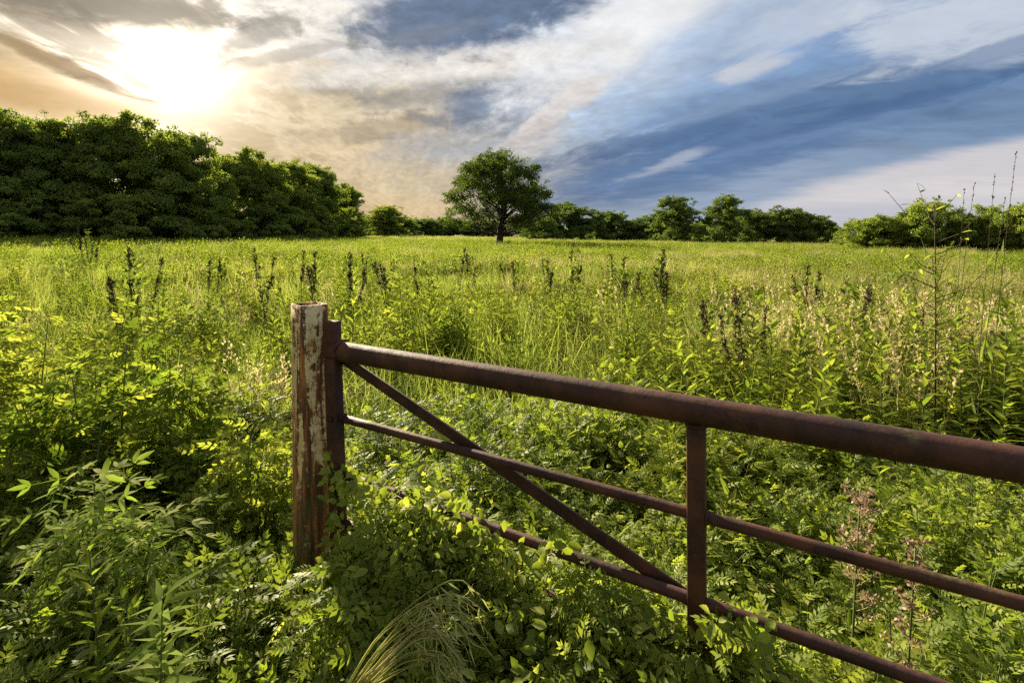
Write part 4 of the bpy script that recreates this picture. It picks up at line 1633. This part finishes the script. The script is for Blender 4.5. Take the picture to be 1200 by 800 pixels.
pale_weed()
stem_plant('slender_weed', 'slender bright upright weed stem with short leaves in front of the pale weed', 'weed', 104, 640, 1.12, 54, 0.075, 0.045, LF_LANCE, 1.7, thick=0.004, bend=-0.03, up=0.55, z0=0.3)
stem_plant('feathery_weed', 'feathery narrow-leaved weed at the bottom edge beside the slender stem', 'weed', 165, 696, 1.08, 80, 0.13, 0.08, LF_NARROW, 2.0, thick=0.004, bend=0.04, up=0.35, z0=0.45)
for px, ty, d, n, lab in ((880, 345, 3.5, 60, 'upright bright green leafy weed with a dark stalk behind, beyond the top rail'),
                          (842, 385, 3.2, 50, 'bright green leafy weed left of the upright one beyond the top rail'),
                          (925, 380, 3.0, 54, 'bushy bright green weed beyond the top rail, between upright and tall weed'),
                          (985, 400, 2.7, 54, 'light green leafy weed close behind the top rail before the tall weed'),
                          (1040, 395, 2.7, 54, 'light green leafy weed at the foot of the tall branching weed'),
                          (1085, 415, 2.4, 48, 'shorter leafy weed just beyond the rail under the tall weed'),
                          (1140, 380, 2.8, 56, 'dark green leafy weed beyond the rail under the seed stalks'),
                          (1185, 360, 2.6, 60, 'tall leafy weed at the frame edge beyond the rail')):
    for j in range(1):
        stem_plant('leafy_weed', lab, 'weed', px, ty, d, n, 0.15, 0.075, LF_LANCE, 1.7, 'leafy weeds beyond the rail', random.uniform(-0.1, 0.1), 0.55, z0=0.15)


# ---- dark dead seed stalks in the meadow
def seed_stalk_meshes(seed):
    """one dead spike: stem and its ragged seed head"""
    rng = np.random.default_rng(seed)
    st, sd = MB(), MB()
    u = np.linspace(0, 1, 8)
    w = np.cumsum(rng.normal(0, 0.012, (8, 2)), axis=0)
    pts = np.stack([w[:, 0], w[:, 1], u], 1)
    st.tube(pts, np.linspace(0.006, 0.0025, 8), 5)
    lo = rng.uniform(0.40, 0.6)
    for b in range(14):
        q0 = rng.uniform(lo, 0.97)
        s0 = np.array([np.interp(q0, u, pts[:, c]) for c in range(3)])
        a = rng.uniform(0, 6.28)
        L = rng.uniform(0.03, 0.11) * (1.3 - q0)
        t0 = s0 + np.array([math.cos(a) * L, math.sin(a) * L, L * 1.3])
        st.tube([s0, t0], [0.002, 0.001], 3, cap=False)
        m = 18
        P = s0 + (t0 - s0) * rng.uniform(0.1, 1.1, m)[:, None] + rng.normal(0, 0.008, (m, 3)) * np.array([1, 1, .6])
        sd.batch(SIMPLE, frames(rdir(m, rng) + np.array([0, 0, .5]), rdir(m, rng), rng.uniform(.014, .03, m), rng.uniform(.014, .028, m)), P, np.full(m, .5))
    m = 170
    q = lo + (1 - lo) * rng.uniform(0, 1, m)
    P = np.stack([np.interp(q, u, pts[:, c]) for c in range(3)], 1) + rng.normal(0, 0.011, (m, 3)) * np.array([1, 1, .5])
    sd.batch(SIMPLE, frames(rdir(m, rng) + np.array([0, 0, .6]), rdir(m, rng), rng.uniform(.012, .024, m), rng.uniform(.01, .02, m)), P, np.full(m, .5))
    return st.mesh('stalk_stem', M_DARKSTEM, True), sd.mesh('seed_spike', M_SEED)


STALKS = [seed_stalk_meshes(q) for q in range(1, 7)]


def seed_stalk(px, top, bot, n, label):
    d = 1.0 * FPX / (bot - 275.0 - (px - 600) * 0.009)
    h = top_h(px, top, d)
    b = base_at(px, d)
    e = link('dead_seed_stalk', None, None, b)
    tag(e, label, 'weed', 'dark dead seed stalks in the meadow')
    rng = np.random.default_rng(int(px))
    for i in range(n):
        st, sd = STALKS[int(rng.integers(6))]
        hh = h if i == 0 else h * rng.uniform(0.6, 0.97)
        a = rng.uniform(0, 6.28)
        loc = (0, 0, 0) if i == 0 else (math.cos(a) * 0.05, math.sin(a) * 0.05, 0)
        tilt = rng.normal(0, 0.09 if i == 0 else 0.17, 2)
        stem = link('stem', st, e, loc)
        w_ = rng.uniform(0.6, 1.35)
        stem.scale = (w_, w_, hh)
        stem.rotation_euler = (tilt[0], tilt[1], rng.uniform(0, 6.28))
        link('seed_spike', sd, stem)['kind'] = 'stuff'
    m = 30 + 10 * n
    u = rng.uniform(0.3, 0.95, m) * h
    az = rng.uniform(0, 6.28, m)
    D = np.stack([np.cos(az), np.sin(az), np.full(m, 0.9)], 1)
    put_leaves(e, LF_DARK + LF_LANCE[:1], np.stack([rng.normal(0, .045, m), rng.normal(0, .045, m), u], 1), D, rdir(m, rng) + np.array([0, 0, 1]), rng.uniform(.06, .13, m), rng.uniform(.12, .22, m), rng)


for a in ((103, 266, 312, 7, 'bushy dark seed stalk cluster far out below the wood, farthest from the post'),
          (153, 287, 385, 5, 'tall dark seed stalk standing alone above the sunlit bush'),
          (243, 305, 342, 1, 'first thin spike of the three close dark stalks'),
          (250, 300, 340, 1, 'middle spike of the three close dark stalks'),
          (259, 301, 338, 1, 'last thin spike of the three close dark stalks'),
          (305, 289, 356, 3, 'dark seed stalk just before the gate post on the bush side'),
          (351, 294, 346, 1, 'dark thin stalk right above the top of the gate post'),
          (368, 296, 350, 3, 'dark stalk just past the top of the gate post'),
          (410, 292, 352, 5, 'densest dark stalk clump beyond the hinge end of the gate'),
          (436, 294, 340, 1, 'leaning dark stalk beyond the dense clump'),
          (458, 304, 346, 3, 'short dark stalk between dense clump and the lone tree line'),
          (495, 303, 342, 3, 'short dark stalk pair below the low far trees'),
          (536, 290, 340, 1, 'dark stalk below the edge of the lone tree crown, thin and tall'),
          (551, 296, 326, 3, 'small dark stalk beneath the lone tree'),
          (604, 304, 324, 5, 'low dark clump below the lone tree trunk'),
          (642, 301, 326, 5, 'low dark clump just past the lone tree'),
          (674, 289, 356, 3, 'tall forked dark stalk past the lone tree in open meadow'),
          (719, 298, 318, 1, 'small distant dark spike beyond the forked stalk'),
          (733, 298, 352, 3, 'leaning dark stalk between forked stalk and upright bunch'),
          (775, 293, 348, 7, 'wide bunch of dark upright stalks below the feathery trees'),
          (884, 338, 440, 3, 'near dark stalk behind the bright green weed beyond the rail'),
          (850, 345, 420, 1, 'near thin dark stalk beside the bright green weed beyond the rail'),
          (945, 306, 350, 5, 'brownish dark clump far behind the bright green weeds'),
          (1000, 330, 400, 3, 'brown dark stalk in the dry grass before the tall weed'),
          (830, 352, 410, 1, 'lowest dark spike in the green stand beyond the rail')):
    seed_stalk(*a)


# ---- tall branching weed and grass seed stalks at the right
def tall_weed():
    rng = np.random.default_rng(90)
    d = 2.9
    b = base_at(1104, d)
    h = top_h(1095, 240, d)
    e = link('tall_branching_weed', None, None, b)
    tag(e, 'tallest thin branching weed rising above the field line', 'weed')
    u = np.linspace(0, 1, 9)
    st = np.stack([-0.05 * u ** 2, 0 * u, u * h], 1)
    mb = MB()
    mb.tube(st, np.linspace(0.007, 0.002, 9), 6)
    tips = []
    for i in range(34):
        q = rng.uniform(0.45, 1.0)
        s = np.array([np.interp(q, u, st[:, c]) for c in range(3)])
        a = rng.uniform(0, 6.28)
        L = rng.uniform(0.14, 0.34) * (1.25 - 0.5 * q)
        m = s + np.array([math.cos(a) * L * 0.5, math.sin(a) * L * 0.5, L * 0.25])
        t = s + np.array([math.cos(a) * L * 0.85, math.sin(a) * L * 0.85, L * 0.75])
        mb.tube([s, m, t], [0.0028, 0.002, 0.001], 4, cap=False)
        tips += [m, (m + t) / 2, t]
    link('stem', mb.mesh('stem', M_DARKSTEM, True), e)
    tips = np.array(tips)
    n = len(tips)
    az = rng.uniform(0, 6.28, n)
    D = np.stack([np.cos(az), np.sin(az), rng.normal(-0.1, 0.5, n)], 1)
    put_leaves(e, LF_LANCE, tips, D, np.array([0, 0, 1.0]) + rng.normal(0, .4, (n, 3)), rng.uniform(.035, .07, n), rng.uniform(.07, .13, n), rng)
    P, D, N, L = spiral_leaves(h * 0.75, 26, 0.12, 0.09, rng=rng, z0=0.3, up=0.3)
    put_leaves(e, LF_LANCE, P, D, N, L, L * 1.3, rng)


tall_weed()


def seed_grass(px0, px1, top, depth, label):
    rng = np.random.default_rng(int(px1))
    b = base_at(px0, depth)
    tip = W(px1, top, depth) - b
    e = link('tall_grass_stalk', None, None, b)
    tag(e, label, 'grass stalk', 'tall grass seed stalks against the sky')
    u = np.linspace(0, 1, 9)
    pts = np.stack([tip.x * u ** 1.6, tip.y * u, tip.z * u], 1)
    mb = MB()
    mb.tube(pts, np.linspace(0.0026, 0.0009, 9), 5, 0.6)
    link('stem', mb.mesh('stem', M_DARKSTEM, True), e)
    m = 30
    q = rng.uniform(0.78, 1.0, m)
    P = np.stack([np.interp(q, u, pts[:, c]) for c in range(3)], 1)
    D = np.array([0.12, 0, 0.9]) + rdir(m, rng) * 0.45
    mb = MB()
    mb.batch(SIMPLE, frames(D, rdir(m, rng), rng.uniform(.009, .017, m)), P, rng.uniform(0.0, 0.35, m))
    link('seed_head', mb.mesh('seed_head', M_SEED), e)['kind'] = 'stuff'
    m = 5
    q = np.linspace(0.3, 0.7, m)
    P = np.stack([np.interp(q, u, pts[:, c]) for c in range(3)], 1)
    az = rng.uniform(0, 6.28, m)
    D = np.stack([np.cos(az) * 0.5, np.sin(az) * 0.5, np.full(m, 1.0)], 1)
    put_leaves(e, LF_NARROW, P, D, rdir(m, rng), rng.uniform(.12, .2, m), None, rng)


for a in ((1165, 1191, 178, 2.9, 'tallest grass seed stalk at the frame edge against the pale cloud'),
          (1150, 1166, 203, 3.0, 'second tallest grass seed stalk, leaning beside the tallest'),
          (1118, 1142, 215, 3.2, 'thin grass seed stalk between the tall weed and the two tallest stalks'),
          (1122, 1130, 222, 3.4, 'thin grass seed stalk rising out of the tall weed branches'),
          (1150, 1178, 232, 2.8, 'short grass seed stalk in front of the thicket at the edge')):
    seed_grass(*a)


# ---- arching pale grass plume in front
M_PLUME = leaf_material('plume_straw', [(0.0, (0.17, 0.21, 0.055)), (0.5, (0.30, 0.32, 0.11)), (1.0, (0.48, 0.45, 0.22))], 0.4, (1.4, 1.4, 1.0), 0.6, 0.0, 0.05)


def plume():
    rng = np.random.default_rng(33)
    d = 0.92
    foot = W(402, 830, d - 0.05)
    e = link('arching_grass_plume', None, None, Vector((foot.x, foot.y, gz(foot.x, foot.y))))
    tag(e, 'pale grass plume arching over the vine leaves at the bottom', 'grass plume')
    O = np.array(e.location)
    ctrl0 = np.array([W(405, 805, d), W(440, 745, d), W(490, 700, d - 0.02), W(542, 682, d - 0.03), W(584, 722, d - 0.05)])
    n = 26
    for i in range(n):
        f = i / (n - 1)
        # strands fan from the outer arc to the lower inner side
        c = ctrl0.copy()
        c[1] += np.array([0.03, -0.01, -0.012]) * f * 2.2
        c[2] += np.array([0.02, -0.02, -0.050]) * f * 1.6
        c[3] += np.array([-0.02, -0.02, -0.075]) * f * 1.7
        c[4] += np.array([-0.06, -0.03, -0.085]) * f * 1.5
        c[0] += np.array([0.05 * f, 0, 0.0])
        c[1:] += rng.normal(0, 0.009, (4, 3))
        c[4] += np.array([0.01, 0, -0.03]) * rng.uniform(0, 1.5)
        lim = rng.uniform(0.84, 1.0)
        u = np.linspace(0, 1, 5)
        uu = np.linspace(0, lim, 14)
        pts = np.stack([np.interp(uu, u, c[:, k]) for k in range(3)], 1)
        for _ in range(2):
            pts[1:-1] = (pts[:-2] + 2 * pts[1:-1] + pts[2:]) / 4
        if i == 0:
            pts = np.vstack([O, pts])
        mb = MB()
        mb.tube(pts - O, np.linspace(0.0015, 0.0009, len(pts)), 4, float(rng.uniform(0.4, 1.0)))
        # hanging spikelets along the far half
        m = 9
        q = rng.uniform(0.5, 1.0, m)
        P = np.stack([np.interp(q, np.linspace(0, 1, len(pts)), (pts - O)[:, k]) for k in range(3)], 1)
        D = np.array([0.5, -0.15, -0.75]) + rng.normal(0, 0.35, (m, 3))
        mb.batch(NARROW, frames(D, rdir(m, rng), rng.uniform(.018, .045, m), rng.uniform(.02, .04, m)), P, rng.uniform(0.4, 1, m))
        link('strand', mb.mesh('strand', M_PLUME, True), e)


plume()


# ---- brown seed weed behind the middle rail
def brown_weed(px, top, depth, label, wid=0.07, n=34):
    rng = np.random.default_rng(int(px))
    b = base_at(px, depth)
    h = top_h(px, top, depth)
    e = link('brown_seed_weed', None, None, b)
    tag(e, label, 'weed')
    mb = MB()
    u = np.linspace(0, 1, 7)
    mb.tube(np.stack([0.02 * u, 0 * u, h * u], 1), np.linspace(.005, .0015, 7), 6, 0.4)
    link('stem', mb.mesh('stem', M_STEM, True), e)
    br, sd = MB(), MB()
    for i in range(n):
        q = rng.uniform(0.62, 1.0)
        s = np.array([0.02 * q, 0, q * h])
        a = rng.uniform(0, 6.28)
        L = wid * (0.4 + 1.6 * (1 - q)) * rng.uniform(0.7, 1.2)
        t = s + np.array([math.cos(a) * L, math.sin(a) * L, L * 0.9])
        br.tube([s, (s + t) / 2 + np.array([0, 0, -0.005]), t], [.0013, .001, .0007], 3, 0.5, cap=False)
        m = 20
        f = rng.uniform(0.3, 1.05, m)[:, None]
        P = s + (t - s) * f + rng.normal(0, 0.004, (m, 3))
        sd.batch(SIMPLE, frames(rdir(m, rng) + np.array([0, 0, .5]), rdir(m, rng), rng.uniform(.007, .014, m)), P, rng.uniform(0.35, 1, m))
    link('branches', br.mesh('branches', M_STRAW), e)
    link('seed_head', sd.mesh('seed_head', M_DRYSEED), e)['kind'] = 'stuff'
    P, D, N, L = spiral_leaves(h * 0.62, 18, 0.10, 0.06, rng=rng, z0=0.45)
    put_leaves(e, LF_LANCE, P, D, N, L, L * 1.3, rng)


M_DRYSEED = leaf_material('brown_seed', [(0.0, (0.14, 0.075, 0.04)), (0.5, (0.30, 0.20, 0.13)), (1.0, (0.52, 0.44, 0.34))], 0.3, (1.2, 1.1, 1), 0.7, 0.2, 0.05)
brown_weed(1008, 568, 1.25, 'dried brown seed-headed weed standing behind the second rail')
brown_weed(1075, 640, 1.12, 'small withered brown weed leaning on the second rail', 0.05, 20)


def puff():
    rng = np.random.default_rng(3)
    c = W(810, 778, 1.0)
    b = Vector((c.x, c.y, gz(c.x, c.y)))
    e = link('seed_puff', None, None, b)
    tag(e, 'fluffy pale thistle seed head below the gate upright', 'seed head')
    h = c.z - b.z
    mb = MB()
    mb.tube([(0, 0.02, 0), (0.005, 0.01, h * 0.6), (0, 0, h)], [.003, .0025, .002], 5)
    link('stem', mb.mesh('stem', M_STEM, True), e)
    m = 150
    D = rdir(m, rng) + np.array([0, -0.2, 0.45])
    mb = MB()
    mb.batch(NARROW, frames(D, rdir(m, rng), rng.uniform(.012, .024, m), np.full(m, .016)), np.tile([[0, 0, h]], (m, 1)), rng.uniform(.6, 1, m))
    link('fluff', mb.mesh('fluff', M_FLUFF), e)


M_FLUFF = leaf_material('seed_fluff', [(0, (0.35, 0.30, 0.22)), (1, (0.62, 0.58, 0.48))], 0.4, (1.1, 1.1, 1.1), 0.7, 0.2, 0.05)
puff()


def dry_tuft():
    rng = np.random.default_rng(61)
    b = base_at(292, 3.3)
    e = link('dry_grass_tuft', None, None, b)
    tag(e, 'pale dry grass tuft glowing beside the gate post', 'grass tuft')
    mb = MB()
    blades(mb, rng, 620, 0.40, 0.82, 0.42, 0.0026, 0.75, (0.7, 0.2), segs=4)
    link('blades', mb.mesh('blades', M_STRAW), e)
    mb = MB()
    seed_heads(mb, rng, 80, 0.5, 0.86, 0.42, 0, 0.007, 0.18, (0.8, 0.15))
    link('seed_heads', mb.mesh('seed_heads', M_STRAW), e)


dry_tuft()


# ---- vine climbing the hinge stile and the gate's lower end
def climbing_vine(label, path_px, nleaf, seed, off=0.03, L=(0.02, 0.038)):
    rng = np.random.default_rng(seed)
    pts = np.array([gate_point(*p) + GATE_N * off for p in path_px])
    e = link('climbing_vine', None, None, Vector((pts[0][0], pts[0][1], gz(pts[0][0], pts[0][1]))))
    tag(e, label, 'vine')
    O = np.array(e.location)
    u = np.linspace(0, 1, len(pts))
    q = np.linspace(0, 1, 20)
    line = np.stack([np.interp(q, u, pts[:, c]) for c in range(3)], 1) - O
    line += rng.normal(0, 0.006, line.shape)
    mb = MB()
    mb.tube(np.vstack([[0, 0, 0], line]), 0.0022, 5)
    link('stem', mb.mesh('stem', M_STEM, True), e)
    k = rng.uniform(0, 1, nleaf)
    P = np.stack([np.interp(k, q, line[:, c]) for c in range(3)], 1) + rng.normal(0, 0.025, (nleaf, 3))
    D = rng.normal(0, 1, (nleaf, 3)) * np.array([1, .6, .5]) + np.array([0, -.4, -.3])
    N = np.array([0, -0.6, 0.8]) + rng.normal(0, .35, (nleaf, 3))
    put_leaves(e, LF_OVATE, P, D, N, rng.uniform(L[0], L[1], nleaf), None, rng)


climbing_vine('dark vine climbing the hinge end upright beside the post', [(400, 640), (404, 600), (398, 560), (400, 522)], 60, 81)
climbing_vine('leafy vine trailing over the buried third rail near the hinge end', [(404, 556), (450, 570), (515, 594), (590, 624)], 260, 82, 0.035)
climbing_vine('leafy vine sprig crossing the third rail in the middle', [(600, 680), (625, 645), (655, 640), (660, 625)], 45, 83, 0.03)
climbing_vine('leafy vine smothering the third rail beside the gate upright', [(825, 722), (850, 712), (880, 730), (900, 735)], 60, 84, 0.03)
